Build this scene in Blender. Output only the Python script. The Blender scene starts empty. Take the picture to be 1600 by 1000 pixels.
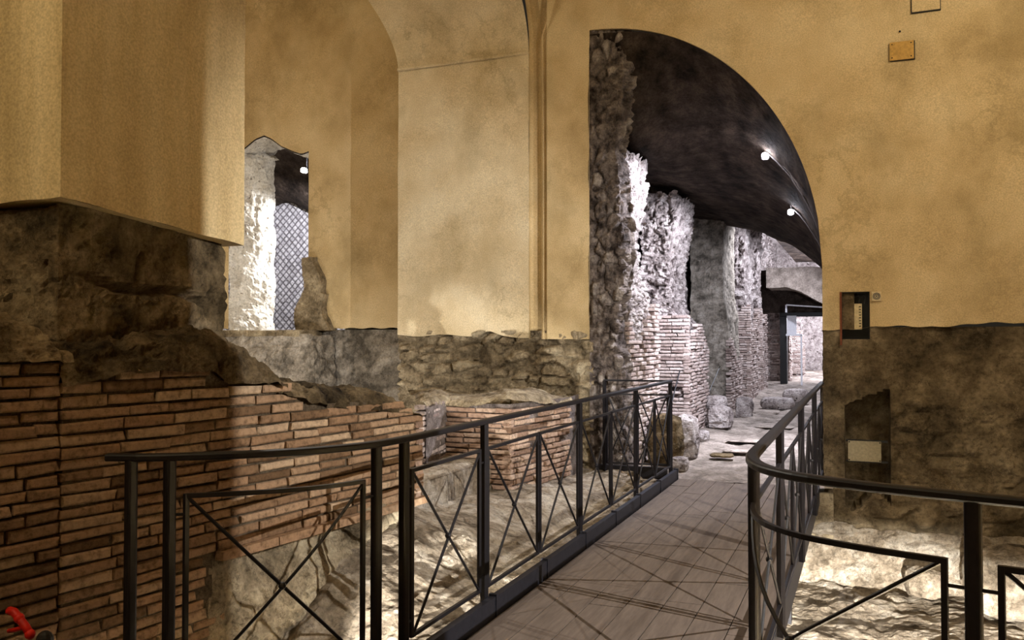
import bpy, math, random
import numpy as np
from mathutils import Vector

random.seed(7)
RNG = np.random.RandomState(11)
COL = bpy.context.scene.collection
F = 1363.0                      # focal length in pixels of a 1600x1000 frame
YAW = math.atan(550 / F)        # camera turned to the left of the corridor axis (+Y)
PIT = math.atan(30 / F)
CAM = np.array((0.0, 0.0, 1.5))

# ------------------------------------------------------------------ camera
cd = bpy.data.cameras.new('camera'); cam = bpy.data.objects.new('camera', cd); COL.objects.link(cam)
cd.sensor_width = 36; cd.lens = F / 1600 * 36; cd.clip_start = .05; cd.clip_end = 200
cam.location = CAM; cam.rotation_euler = (math.pi / 2 + PIT, 0, YAW)
bpy.context.scene.camera = cam
FW = np.array((-math.sin(YAW) * math.cos(PIT), math.cos(YAW) * math.cos(PIT), math.sin(PIT)))
RT = np.array((math.cos(YAW), math.sin(YAW), 0.0))
UP = np.cross(RT, FW)

def ray(px, py):
    return FW + RT * (px - 800) / F + UP * (500 - py) / F

def at(px, py, ax, val):
    """world point seen at a photo position, on the plane x, y or z = val"""
    r = ray(px, py); i = 'xyz'.index(ax)
    return CAM + r * ((val - CAM[i]) / r[i])

# ------------------------------------------------------------------ noise (numpy)
def hsh(ix, iy, iz, s=0):
    h = (ix.astype(np.int64) * 374761393 + iy.astype(np.int64) * 668265263 + iz.astype(np.int64) * 2147483647 // 7 + s * 1274126177) & 0xffffffff
    h = ((h ^ (h >> 13)) * 1274126177) & 0xffffffff
    h = ((h ^ (h >> 16)) * 2246822519) & 0xffffffff
    return ((h ^ (h >> 15)) & 0xffffff) / float(0x1000000)

def vnoise(p, s=0):
    i = np.floor(p).astype(np.int64); f = p - i; f = f * f * (3 - 2 * f)
    r = 0
    for a in (0, 1):
        wa = f[:, 0] if a else 1 - f[:, 0]
        for b in (0, 1):
            wb = f[:, 1] if b else 1 - f[:, 1]
            for c in (0, 1):
                wc = f[:, 2] if c else 1 - f[:, 2]
                r = r + wa * wb * wc * hsh(i[:, 0] + a, i[:, 1] + b, i[:, 2] + c, s)
    return r * 2 - 1

def fbm(p, sc=1.0, oc=4, s=0, gain=.5):
    p = np.asarray(p) * sc; a = 1; t = 0; r = 0
    for k in range(oc):
        r = r + a * vnoise(p + 17.3 * k, s + k); t += a; a *= gain; p = p * 2.03
    return r / t

def ridge(p, sc=1.0, oc=4, s=0):
    p = np.asarray(p) * sc; a = 1; t = 0; r = 0
    for k in range(oc):
        r = r + a * (1 - 2 * np.abs(vnoise(p + 9.1 * k, s + k))); t += a; a *= .55; p = p * 2.1
    return r / t

def worley(p, s=0):
    i = np.floor(p).astype(np.int64)
    f1 = np.full(len(p), 9.0); f2 = np.full(len(p), 9.0); cid = np.zeros(len(p))
    for a in (-1, 0, 1):
        for b in (-1, 0, 1):
            for c in (-1, 0, 1):
                j = i + np.array((a, b, c))
                q = np.stack([hsh(j[:, 0], j[:, 1], j[:, 2], s + k) for k in (1, 2, 3)], 1)
                d = np.linalg.norm(j + q - p, axis=1)
                m = d < f1
                f2 = np.where(m, f1, np.minimum(f2, d))
                cid = np.where(m, hsh(j[:, 0], j[:, 1], j[:, 2], s + 9), cid)
                f1 = np.where(m, d, f1)
    return f1, f2, cid

def sst(x, a, b):
    t = np.clip((x - a) / (b - a), 0, 1); return t * t * (3 - 2 * t)

def stones(p, size=(.2, .2, .12), s=0):
    sz = np.array(size)
    q = p + sz * .45 * np.stack([fbm(p / sz * .28, 3.1, 3, s + k) for k in (30, 31, 32)], 1)
    f1, f2, c = worley(q / sz, s)
    m = sst(f2 - f1, -.05, .42)
    return m * (.55 + .45 * sst(c, .12, .3)), c

# displacement fields return (distance, tint)
def d_rock(A=.06, sc=2.0, s=0, fine=.012):
    def f(p):
        n = fbm(p, sc, 5, s); r = ridge(p, sc * 3, 4, s + 5)
        return A * n + A * .35 * r + fine * fbm(p, 28, 2, s + 8), .5 + .5 * fbm(p, sc * 1.6, 3, s + 3)
    return f

def d_masonry(A=.035, size=(.2, .2, .12), s=0, base=.03, pits=.0):
    def f(p):
        m, c = stones(p, size, s)
        n = fbm(p, 1.7, 3, s + 2)
        d = A * (m * (.4 + c) - .55) + base * n + .006 * fbm(p, 20, 2, s + 4) + .020 * ridge(p, 6, 3, s + 7)
        if pits:
            g = fbm(p, 13, 2, s + 6)
            d = d - pits * sst(g, .22, .42)
        return d, np.clip(.30 + .30 * (c - .5) + .22 * m + .25 * n, 0, 1)
    return f

def d_render(A=.012, s=0):
    def f(p):
        return A * fbm(p, 1.6, 4, s) + .002 * fbm(p, 20, 2, s), .5 + .5 * fbm(p, 2.1, 4, s + 3)
    return f

# ------------------------------------------------------------------ materials
MATS = {}
def newmat(name, rough=.9, metal=0):
    m = bpy.data.materials.new(name); m.use_nodes = True
    nt = m.node_tree; b = nt.nodes['Principled BSDF']
    b.inputs['Roughness'].default_value = rough; b.inputs['Metallic'].default_value = metal
    b.inputs['Specular IOR Level'].default_value = .12
    MATS[name] = m
    return m, nt, b

def nd(nt, typ, **kw):
    n = nt.nodes.new(typ)
    for k, v in kw.items():
        if k in n.inputs: n.inputs[k].default_value = v
        else: setattr(n, k, v)
    return n

def ramp(nt, stops):
    r = nt.nodes.new('ShaderNodeValToRGB'); e = r.color_ramp.elements
    while len(e) < len(stops): e.new(.5)
    for k, (p, c) in enumerate(stops):
        e[k].position = p; e[k].color = (c[0], c[1], c[2], 1)
    return r

def noise_node(nt, scale, detail=6, rough=.6, stretch=None):
    tc = nt.nodes.new('ShaderNodeTexCoord'); n = nt.nodes.new('ShaderNodeTexNoise')
    n.inputs['Scale'].default_value = scale; n.inputs['Detail'].default_value = detail; n.inputs['Roughness'].default_value = rough
    if stretch:
        mp = nt.nodes.new('ShaderNodeMapping'); mp.inputs['Scale'].default_value = stretch
        nt.links.new(tc.outputs['Object'], mp.inputs[0]); nt.links.new(mp.outputs[0], n.inputs['Vector'])
    else:
        nt.links.new(tc.outputs['Object'], n.inputs['Vector'])
    return n

def stone_mat(name, dark, mid, light, scale=6, bump=.6, tint=.5, spots=None, bdist=.05, crack=.8):
    m, nt, b = newmat(name, .95)
    L = nt.links.new
    n1 = noise_node(nt, scale, 8, .68)
    r1 = ramp(nt, [(.28, dark), (.5, mid), (.72, light)])
    a = nd(nt, 'ShaderNodeAttribute', attribute_name='tint')
    mx = nd(nt, 'ShaderNodeMath', operation='MULTIPLY_ADD'); mx.inputs[1].default_value = tint; mx.inputs[2].default_value = -tint * .5
    L(a.outputs['Fac'], mx.inputs[0])
    ad = nd(nt, 'ShaderNodeMath', operation='ADD'); L(n1.outputs['Fac'], ad.inputs[0]); L(mx.outputs[0], ad.inputs[1])
    L(ad.outputs[0], r1.inputs[0])
    col = r1.outputs[0]
    if spots:
        n3 = noise_node(nt, spots[1], 4, .6)
        r3 = ramp(nt, [(spots[2], (0, 0, 0)), (spots[2] + .08, (1, 1, 1))])
        L(n3.outputs['Fac'], r3.inputs[0])
        mm = nd(nt, 'ShaderNodeMixRGB'); L(r3.outputs[0], mm.inputs[0]); L(col, mm.inputs[1]); mm.inputs[2].default_value = (*spots[0], 1)
        col = mm.outputs[0]
    nf = noise_node(nt, scale * 7, 9, .8)
    rf = ramp(nt, [(.34, (.42, .42, .42)), (.47, (.9, .9, .9)), (.66, (1.22, 1.22, 1.22))]); L(nf.outputs['Fac'], rf.inputs[0])
    mf = nd(nt, 'ShaderNodeMixRGB', blend_type='MULTIPLY'); mf.inputs[0].default_value = 1; L(col, mf.inputs[1]); L(rf.outputs[0], mf.inputs[2])
    # wandering thin cracks
    nc = noise_node(nt, scale * .9, 8, .72)
    sc_ = nd(nt, 'ShaderNodeMath', operation='SUBTRACT'); sc_.inputs[1].default_value = .47; L(nc.outputs['Fac'], sc_.inputs[0])
    ac = nd(nt, 'ShaderNodeMath', operation='ABSOLUTE'); L(sc_.outputs[0], ac.inputs[0])
    rc = ramp(nt, [(0, (.28, .26, .25)), (.012, (1, 1, 1))]); L(ac.outputs[0], rc.inputs[0])
    mc = nd(nt, 'ShaderNodeMixRGB', blend_type='MULTIPLY'); mc.inputs[0].default_value = crack; L(mf.outputs[0], mc.inputs[1]); L(rc.outputs[0], mc.inputs[2])
    L(mc.outputs[0], b.inputs['Base Color'])
    n2 = noise_node(nt, scale * 3.2, 12, .8)
    v = nd(nt, 'ShaderNodeTexVoronoi', Scale=scale * 4.5); tc = nt.nodes.new('ShaderNodeTexCoord'); L(tc.outputs['Object'], v.inputs['Vector'])
    sm = nd(nt, 'ShaderNodeMath', operation='MULTIPLY_ADD'); sm.inputs[1].default_value = .5
    L(v.outputs['Distance'], sm.inputs[0]); L(n2.outputs['Fac'], sm.inputs[2])
    bp = nd(nt, 'ShaderNodeBump', Strength=bump, Distance=bdist)
    L(sm.outputs[0], bp.inputs['Height']); L(bp.outputs[0], b.inputs['Normal'])
    return m

def plaster_mat(name, c_lo, c_mid, c_hi, vert=False, vein=.35, veincol=(.16, .12, .05)):
    m, nt, b = newmat(name, .92); L = nt.links.new
    n1 = noise_node(nt, 1.1, 5, .6)
    if vert: n1 = noise_node(nt, 1.2, 5, .6, (3.5, 3.5, .35))
    r1 = ramp(nt, [(.3, c_lo), (.5, c_mid), (.68, c_hi)]); L(n1.outputs['Fac'], r1.inputs[0])
    # wandering damp veins
    n2 = noise_node(nt, 2.3, 7, .66)
    sub = nd(nt, 'ShaderNodeMath', operation='SUBTRACT'); sub.inputs[1].default_value = .5; L(n2.outputs['Fac'], sub.inputs[0])
    ab = nd(nt, 'ShaderNodeMath', operation='ABSOLUTE'); L(sub.outputs[0], ab.inputs[0])
    r2 = ramp(nt, [(0, (1, 1, 1)), (.035, (0, 0, 0))]); L(ab.outputs[0], r2.inputs[0])
    n3 = noise_node(nt, .8, 3, .5)
    r3 = ramp(nt, [(.45, (0, 0, 0)), (.65, (vein, vein, vein))]); L(n3.outputs['Fac'], r3.inputs[0])
    mu = nd(nt, 'ShaderNodeMath', operation='MULTIPLY'); L(r2.outputs[0], mu.inputs[0]); L(r3.outputs[0], mu.inputs[1])
    mx = nd(nt, 'ShaderNodeMixRGB'); L(mu.outputs[0], mx.inputs[0]); L(r1.outputs[0], mx.inputs[1]); mx.inputs[2].default_value = (*veincol, 1)
    # broad damp blotches
    n5 = noise_node(nt, 1.7, 4, .55, (1, 1, .6))
    r5 = ramp(nt, [(.5, (0, 0, 0)), (.72, (.45, .45, .45))]); L(n5.outputs['Fac'], r5.inputs[0])
    mx2 = nd(nt, 'ShaderNodeMixRGB'); L(r5.outputs[0], mx2.inputs[0]); L(mx.outputs[0], mx2.inputs[1]); mx2.inputs[2].default_value = (c_lo[0] * .62, c_lo[1] * .62, c_lo[2] * .55, 1)
    # grain
    n6 = noise_node(nt, 90, 2, .5)
    r6 = ramp(nt, [(.3, (.78, .78, .78)), (.7, (1.14, 1.14, 1.14))]); L(n6.outputs['Fac'], r6.inputs[0])
    mx3 = nd(nt, 'ShaderNodeMixRGB', blend_type='MULTIPLY'); mx3.inputs[0].default_value = 1; L(mx2.outputs[0], mx3.inputs[1]); L(r6.outputs[0], mx3.inputs[2])
    L(mx3.outputs[0], b.inputs['Base Color'])
    n4 = noise_node(nt, 34, 6, .6)
    bp = nd(nt, 'ShaderNodeBump', Strength=.22, Distance=.01); L(n4.outputs['Fac'], bp.inputs['Height']); L(bp.outputs[0], b.inputs['Normal'])
    return m

def brick_mat(name, dark, mid, light):
    m, nt, b = newmat(name, .92); L = nt.links.new
    a = nd(nt, 'ShaderNodeAttribute', attribute_name='tint')
    r = ramp(nt, [(0, dark), (.5, mid), (1, light)]); L(a.outputs['Fac'], r.inputs[0])
    n = noise_node(nt, 26, 7, .7)
    r2 = ramp(nt, [(.32, (.45, .44, .42)), (.5, (.95, .95, .95)), (.7, (1.2, 1.2, 1.2))]); L(n.outputs['Fac'], r2.inputs[0])
    mx = nd(nt, 'ShaderNodeMixRGB', blend_type='MULTIPLY'); mx.inputs[0].default_value = 1
    L(r.outputs[0], mx.inputs[1]); L(r2.outputs[0], mx.inputs[2]); L(mx.outputs[0], b.inputs['Base Color'])
    n2 = noise_node(nt, 60, 8, .75)
    bp = nd(nt, 'ShaderNodeBump', Strength=.9, Distance=.02); L(n2.outputs['Fac'], bp.inputs['Height']); L(bp.outputs[0], b.inputs['Normal'])
    return m

def plain(name, c, rough=.5, metal=0, emit=None):
    m, nt, b = newmat(name, rough, metal)
    b.inputs['Base Color'].default_value = (*c, 1); b.inputs['Specular IOR Level'].default_value = .3
    n = noise_node(nt, 40, 4, .6)
    r = ramp(nt, [(.3, tuple(x * .75 for x in c)), (.7, tuple(min(1, x * 1.2) for x in c))]); nt.links.new(n.outputs['Fac'], r.inputs[0])
    nt.links.new(r.outputs[0], b.inputs['Base Color'])
    if emit:
        b.inputs['Emission Color'].default_value = (*emit[0], 1); b.inputs['Emission Strength'].default_value = emit[1]
    return m

OCHRE = plaster_mat('ochre_plaster', (.42, .31, .155), (.60, .465, .26), (.70, .57, .35), vein=.3)
PALE = plaster_mat('pale_ochre_plaster', (.50, .39, .22), (.67, .56, .37), (.78, .69, .50), vein=.4)
PILLAR = plaster_mat('pillar_plaster', (.46, .345, .17), (.60, .475, .26), (.68, .56, .33), vert=True, vein=.05)
MASON = stone_mat('tan_masonry', (.08, .06, .035), (.30, .24, .155), (.52, .44, .30), 5, .7)
MASONG = stone_mat('grey_masonry', (.12, .105, .085), (.36, .32, .265), (.58, .53, .46), 5, .7)
RAGGED = stone_mat('ragged_jamb_stone', (.04, .03, .026), (.23, .19, .17), (.48, .43, .39), 7, .9)
CORR = stone_mat('corridor_masonry', (.10, .075, .07), (.46, .40, .375), (.72, .66, .63), 7, 1, spots=((.06, .042, .036), 11, .60))
GROUND = stone_mat('pit_rock', (.07, .05, .03), (.38, .31, .225), (.72, .65, .54), 4, 1)
DARKROCK = stone_mat('dark_brown_rubble', (.022, .015, .008), (.14, .10, .052), (.32, .235, .135), 6, 1)
BASE = stone_mat('pillar_base_stone', (.055, .040, .02), (.25, .185, .105), (.46, .37, .235), 5, .8)
RWALL = stone_mat('right_wall_masonry', (.05, .036, .02), (.19, .145, .085), (.42, .335, .215), 3.5, .9)
VAULT = stone_mat('dark_vault', (.014, .010, .008), (.05, .036, .028), (.10, .075, .06), 5, .9, tint=.7)  # one dark stone tone shared by the vaults and far lintel
FLOORM = stone_mat('corridor_paving', (.17, .14, .115), (.35, .295, .25), (.50, .43, .37), 4, .6, crack=.5)
WHITEST = stone_mat('white_limestone', (.50, .46, .40), (.74, .71, .65), (.86, .84, .80), 5, .6, crack=.3, spots=((.10, .06, .035), 14, .62))
RETIC = stone_mat('reticulate_tufa', (.12, .11, .12), (.27, .26, .28), (.42, .41, .43), 6, .6, tint=.9)
MORTAR = stone_mat('brown_mortar', (.05, .036, .022), (.13, .095, .06), (.22, .17, .11), 9, .8)
MORTARP = stone_mat('pale_mortar', (.10, .08, .07), (.22, .18, .16), (.36, .31, .28), 9, .8)
BRICK = brick_mat('tan_brick', (.16, .095, .05), (.36, .22, .125), (.54, .385, .245))
BRICKR = brick_mat('pink_brick', (.24, .15, .10), (.42, .28, .20), (.58, .43, .32))
BRICKC = brick_mat('pale_grey_brick', (.28, .21, .185), (.46, .37, .33), (.64, .55, .51))
STEEL = plain('black_painted_steel', (.008, .007, .009), .5, 0)
KERBM = plain('dark_steel_kerb', (.026, .026, .034), .5, .5)
DECK, _nt, _b = newmat('grey_brown_deck_boards', .75)
_n = noise_node(_nt, 5, 8, .7, (6, .6, 1)); _r = ramp(_nt, [(.3, (.085, .066, .054)), (.7, (.155, .122, .10))])
_nt.links.new(_n.outputs['Fac'], _r.inputs[0]); _nt.links.new(_r.outputs[0], _b.inputs['Base Color'])
PLATE = plain('beige_painted_metal', (.30, .26, .17), .7)
BRASS = plain('ochre_painted_cover', (.50, .30, .075), .6)
BOXM = plain('cream_plastic', (.62, .52, .32), .5)
BLACK = plain('black_plastic', (.008, .008, .008), .5)
REDM = plain('red_plastic', (.55, .012, .004), .5)
RUST = plain('rusty_red_iron', (.16, .045, .02), .8)
WHITEP = plain('white_board', (.75, .76, .8), .6)
LAMPM = plain('led_lens', (1, 1, 1), .3, 0, ((.86, .88, 1), 160))
WIRE = plain('grey_cable', (.10, .09, .09), .6)

# ------------------------------------------------------------------ object helpers
def link(name, V, Fc, mat, parent=None, tint=None, smooth=False):
    me = bpy.data.meshes.new(name)
    V = np.asarray(V, float); Fc = np.asarray(Fc) if not isinstance(Fc, list) else Fc
    me.from_pydata(V.tolist(), [], Fc.tolist() if isinstance(Fc, np.ndarray) else Fc)
    me.materials.append(mat)
    if tint is not None:
        a = me.attributes.new('tint', 'FLOAT', 'POINT'); a.data.foreach_set('value', np.asarray(tint, np.float32))
    if smooth: me.polygons.foreach_set('use_smooth', np.ones(len(me.polygons), bool))
    me.update()
    o = bpy.data.objects.new(name, me); COL.objects.link(o)
    if parent is not None:
        o.parent = parent; o.location = -np.array(parent.location)
    return o

def tag(o, label=None, cat=None, group=None, kind=None):
    if label: o['label'] = label
    if cat: o['category'] = cat
    if group: o['group'] = group
    if kind: o['kind'] = kind
    return o

def thing(name, loc, label, cat, group=None):
    o = bpy.data.objects.new(name, None); COL.objects.link(o); o.location = loc; o.empty_display_size = .1
    return tag(o, label, cat, group)

class MB:
    def __init__(s): s.v = []; s.f = []; s.t = []
    def add(s, V, Fc, t=.5):
        n = len(s.v); s.v += [tuple(map(float, p)) for p in V]; s.f += [tuple(int(i) + n for i in f) for f in Fc]; s.t += [t] * len(V)
    def box(s, lo, hi, t=.5):
        x0, y0, z0 = lo; x1, y1, z1 = hi
        s.add([(x0, y0, z0), (x1, y0, z0), (x1, y1, z0), (x0, y1, z0), (x0, y0, z1), (x1, y0, z1), (x1, y1, z1), (x0, y1, z1)],
              [(0, 3, 2, 1), (4, 5, 6, 7), (0, 1, 5, 4), (1, 2, 6, 5), (2, 3, 7, 6), (3, 0, 4, 7)], t)
    def bar(s, a, b, w, h=None, sides=4, up=(0, 0, 1)):
        s.sweep([a, b], w, h, sides, up)
    def sweep(s, pts, w, h=None, sides=8, up=(0, 0, 1), t=.5):
        h = w if h is None else h
        P = [np.array(p, float) for p in pts]; n0 = len(s.v); N = len(P)
        for i, p in enumerate(P):
            d = (P[min(i + 1, N - 1)] - P[max(i - 1, 0)]); d /= np.linalg.norm(d)
            u = np.array(up, float)
            if abs(d @ u) > .95: u = np.array((0.31, .95, 0))
            r = np.cross(d, u); r /= np.linalg.norm(r); q = np.cross(r, d)
            for k in range(sides):
                a = 2 * math.pi * (k + .5) / sides; c, e = math.cos(a), math.sin(a)
                if sides == 4: c, e = np.sign(c), np.sign(e)
                elif sides == 12:
                    c = np.sign(c) * abs(c) ** .55; e = np.sign(e) * abs(e) ** .55
                s.v.append(tuple(p + r * c * w / 2 + q * e * h / 2)); s.t.append(t)
        for i in range(N - 1):
            for k in range(sides):
                k2 = (k + 1) % sides
                s.f.append((n0 + i * sides + k, n0 + i * sides + k2, n0 + (i + 1) * sides + k2, n0 + (i + 1) * sides + k))
        s.f.append(tuple(n0 + k for k in range(sides))[::-1]); s.f.append(tuple(n0 + (N - 1) * sides + k for k in range(sides)))
    def ball(s, c, r, seg=12, rg=8):
        r = np.array(r if hasattr(r, '__len__') else (r, r, r)); V = []; Fc = []
        for i in range(rg + 1):
            for j in range(seg):
                a, b = math.pi * i / rg, 2 * math.pi * j / seg
                V.append(np.array(c) + r * (math.sin(a) * math.cos(b), math.sin(a) * math.sin(b), math.cos(a)))
        for i in range(rg):
            for j in range(seg): Fc.append((i * seg + j, (i + 1) * seg + j, (i + 1) * seg + (j + 1) % seg, i * seg + (j + 1) % seg))
        s.add(V, Fc)
    def build(s, name, mat, parent=None, smooth=False):
        return link(name, s.v, s.f, mat, parent, s.t, smooth)

def grid_faces(nu, nv, flip=False):
    i = np.arange(nu - 1)[:, None] * nv + np.arange(nv - 1)[None, :]
    f = np.stack([i, i + nv, i + nv + 1, i + 1], -1).reshape(-1, 4)
    return f[:, ::-1] if flip else f

def sheet(us, vs, fn, disp=None, flip=False, fade=None):
    """grid over us x vs; fn gives points; displaced along the numeric normal"""
    U, Vv = np.meshgrid(us, vs, indexing='ij'); P = fn(U.ravel(), Vv.ravel())
    nu, nv = len(us), len(vs); G = P.reshape(nu, nv, 3)
    tint = np.full(len(P), .5)
    if disp:
        du = np.gradient(G, axis=0); dv = np.gradient(G, axis=1); n = np.cross(du, dv)
        n /= np.linalg.norm(n, axis=2, keepdims=True) + 1e-9
        if flip: n = -n
        d, tint = disp(P)
        if fade is not None: d = d * fade(P)
        P = P + n.reshape(-1, 3) * d[:, None]
    return P, grid_faces(nu, nv, flip), tint

def merge(*parts):
    V = []; Fc = []; T = []; n = 0
    for v, f, t in parts:
        V.append(v); Fc.append(np.asarray(f) + n); T.append(t); n += len(v)
    return np.concatenate(V), np.concatenate(Fc), np.concatenate(T)

def rbox(lo, hi, res, disp, warp=None, k=6, skip=()):
    """closed block with displaced, welded surface"""
    lo, hi = np.array(lo, float), np.array(hi, float); n = np.maximum(1, np.ceil((hi - lo) / res).astype(int))
    st = np.array(((n[1] + 1) * (n[2] + 1), n[2] + 1, 1)); Q = []
    for ax in range(3):
        o1, o2 = [a for a in range(3) if a != ax]
        for side in (0, 1):
            if (ax, side) in skip: continue
            a, b = np.meshgrid(np.arange(n[o1]), np.arange(n[o2]), indexing='ij')
            base = a * st[o1] + b * st[o2] + side * n[ax] * st[ax]
            q = np.stack([base, base + st[o1], base + st[o1] + st[o2], base + st[o2]], -1).reshape(-1, 4)
            if (side == 0) != (ax == 1): q = q[:, ::-1]
            Q.append(q)
    Q = np.concatenate(Q); ids, inv = np.unique(Q.ravel(), return_inverse=True); Fc = inv.reshape(-1, 4)
    I = np.stack([ids // st[0], (ids % st[0]) // st[1], ids % st[1]], 1)
    P = lo + (hi - lo) * I / n; c = (lo + hi) / 2; q = (P - c) / ((hi - lo) / 2)
    d = np.sign(q) * np.abs(q) ** k; d /= np.linalg.norm(d, axis=1, keepdims=True) + 1e-9
    if warp is not None: P = warp(P)
    a, t = disp(P)
    return P + d * a[:, None], Fc, t

def bricks(mb, fmap, L, zlo, zhi, h=.044, j=.011, l0=.17, l1=.31, prot=.009, miss=.008, dep=.09, seed=0, worn=.5, ends=True):
    """courses of individual irregular bricks; fmap(u, n) gives x,y of a point u along the face and n out of it"""
    R = random.Random(seed); z = -1.2; row = 0
    while z < 4:
        hh = h * R.uniform(.88, 1.1); u = -R.uniform(0, .2) if not ends else 0
        z0c, z1c = z, z + hh
        z = z1c + j * R.uniform(.75, 1.25); row += 1
        if z0c > 3.9: break
        while u < L - .03:
            w = R.uniform(l0, l1)
            if u + w > L - .06: w = L - u
            a, b = max(u, 0), min(u + w, L); um = (a + b) / 2; u += w + j * R.uniform(.6, 1.2)
            if b - a < .03: continue
            if z0c < zlo(um) - .02 or z1c > zhi(um) + R.uniform(-.01, .01): continue
            if R.random() < miss: continue
            p = prot * R.uniform(-1, 1); t = min(1, max(0, R.gauss(.5, .3)))
            ch = .007; n = len(mb.v)
            ja = [R.uniform(-.006, .006) for _ in range(8)]; dz = R.uniform(-.002, .002)
            if R.random() < worn * .25: ja[2] -= .01; ja[3] -= .008
            ring = [(a + ja[0], z0c + dz + ja[4] * .6), (b + ja[1], z0c - dz + ja[5] * .6), (b + ja[2], z1c - dz + ja[6] * .6), (a + ja[3], z1c + dz + ja[7] * .6)]
            cu, cz = um, (z0c + z1c) / 2
            for (nn, ins) in ((-dep, 0), (p - ch, 0), (p, ch * 1.2)):
                for (uu, zz) in ring:
                    uu2 = uu - np.sign(uu - cu) * ins; zz2 = zz - np.sign(zz - cz) * ins
                    x, y = fmap(uu2, nn); mb.v.append((x, y, zz2)); mb.t.append(t)
            for q in range(2):
                for e in range(4):
                    e2 = (e + 1) % 4; mb.f.append((n + q * 4 + e, n + q * 4 + e2, n + q * 4 + 4 + e2, n + q * 4 + 4 + e))
            mb.f.append((n + 8, n + 9, n + 10, n + 11))

def lin(*pts):
    xs = [p[0] for p in pts]; ys = [p[1] for p in pts]
    return lambda u: float(np.interp(u, xs, ys))
def linv(*pts):
    xs = [p[0] for p in pts]; ys = [p[1] for p in pts]
    return lambda u: np.interp(u, xs, ys)
def cuts(a, b, step, *extra):
    c = list(np.arange(a, b, step)) + [b]
    for e in extra: c += [e - .001, e + .001]
    c = sorted(x for x in c if a <= x <= b); return np.array(c)

# =================================================================== SETTING
YF = 9.4                                   # plane of the great wall pierced by the arch
XL, XR = -2.86, -.39                       # arch opening
def arch(x):
    u = np.clip((np.asarray(x) + 2.84) / 2.45, 0, 1)
    return 2.25 + 2.74 * (1 - u ** 2.05) ** .5
ZT = 7.0
def plast_bottom(x): return 1.60 + .03 * np.clip(x + .4, 0, 2) + .012 * np.sin(x * 7) + .006 * np.sin(x * 23)

def plaster_part(us, zlo, ztop, y, nv=70, s=0, niche=None, A=.012):
    """front sheet plus the broken lower edge"""
    vs = np.linspace(0, 1, nv)
    def fn(U, V):
        zl = zlo(U); z = zl + (ztop - zl) * V; Y = np.full_like(U, y) if not callable(y) else y(U, z)
        return np.stack([U, Y, z], 1)
    P, Fc, T = sheet(us, vs, fn, d_render(A, s))
    return P, Fc, T

# --- facade plaster to the right of the opening, above it and to its left
nx0, nx1, nz0, nz1 = -.212, .055, 1.50, 1.975      # electrical niche
usR = cuts(XR, 4.6, .05, nx0, nx1)
zb = 1.55
def right_fn(U, V):
    Y = np.full_like(U, YF); return np.stack([U, Y, V], 1)
vsR = cuts(1.5, ZT, .06, nz1, 2.02)
U, Vv = np.meshgrid(usR, vsR, indexing='ij'); P = np.stack([U.ravel(), np.full(U.size, YF), Vv.ravel()], 1)
low = P[:, 2] < 1.75
P[:, 2] = np.where(low, plast_bottom(P[:, 0]) + (P[:, 2] - 1.5) * (1.75 - plast_bottom(P[:, 0])) / .25, P[:, 2])
inn = (U.ravel() > nx0) & (U.ravel() < nx1) & (Vv.ravel() < nz1)
dd, tt = d_render(.012, 3)(P); P[:, 1] -= dd * (P[:, 0] > XR + .03)
P[inn, 1] = YF + .16
fR = grid_faces(len(usR), len(vsR))
# above the arch
usM = np.linspace(XL, XR, 70); vsM = np.linspace(0, 1, 60)
U, Vv = np.meshgrid(usM, vsM, indexing='ij')
za = arch(U); Pm = np.stack([U.ravel(), np.full(U.size, YF), (za + (ZT - za) * Vv ** 1.3).ravel()], 1)
dm, tm = d_render(.012, 3)(Pm); Pm[:, 1] -= dm * (Vv.ravel() > 0)
# edge returns (plaster thickness) round the arch and jamb
edge = [(x, float(arch(x))) for x in usM] + [(XR, 2.25 - k * (2.25 - 1.6) / 8) for k in range(1, 9)]
Ve = []; Te = []
for x, z in edge:
    Ve += [(x, YF, z), (x, YF + .05, z)]
fe = [(2 * i, 2 * i + 1, 2 * i + 3, 2 * i + 2) for i in range(len(edge) - 1)]
bot = [(x, float(plast_bottom(x))) for x in np.linspace(XR, 4.6, 80)]
Vb = []
for x, z in bot: Vb += [(x, YF - .005, z), (x, YF + .06, z)]
fb = [(2 * i, 2 * i + 2, 2 * i + 3, 2 * i + 1) for i in range(len(bot) - 1)]
# left strip between chamfer and opening
XC = -3.36
usL = np.linspace(XC, XL, 14); vsL = np.linspace(1.50, ZT, 80)
U, Vv = np.meshgrid(usL, vsL, indexing='ij'); Pl = np.stack([U.ravel(), np.full(U.size, YF), Vv.ravel()], 1)
wob = .02 * fbm(np.stack([Pl[:, 2] * 0, Pl[:, 2] * 0, Pl[:, 2]], 1), 3, 3, 4)
Pl[:, 0] += wob * (U.ravel() > XL - .01)
Vl = []
for z in np.linspace(1.5, 5.0, 30): Vl += [(XL, YF, z), (XL, YF + .05, z)]
fl = [(2 * i, 2 * i + 1, 2 * i + 3, 2 * i + 2) for i in range(29)]
V, Fc, T = merge((P, fR, tt), (Pm, grid_faces(len(usM), len(vsM)), tm), (np.array(Ve), np.array(fe), np.full(len(Ve), .5)),
                 (np.array(Vb), np.array(fb), np.full(len(Vb), .5)), (Pl, grid_faces(len(usL), len(vsL)), np.full(len(Pl), .5)),
                 (np.array(Vl), np.array(fl), np.full(len(Vl), .5)))
tag(link('wall_back', V, Fc, OCHRE, tint=T, smooth=False), 'ochre plastered wall pierced by the half arch', None, None, 'structure')

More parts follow.
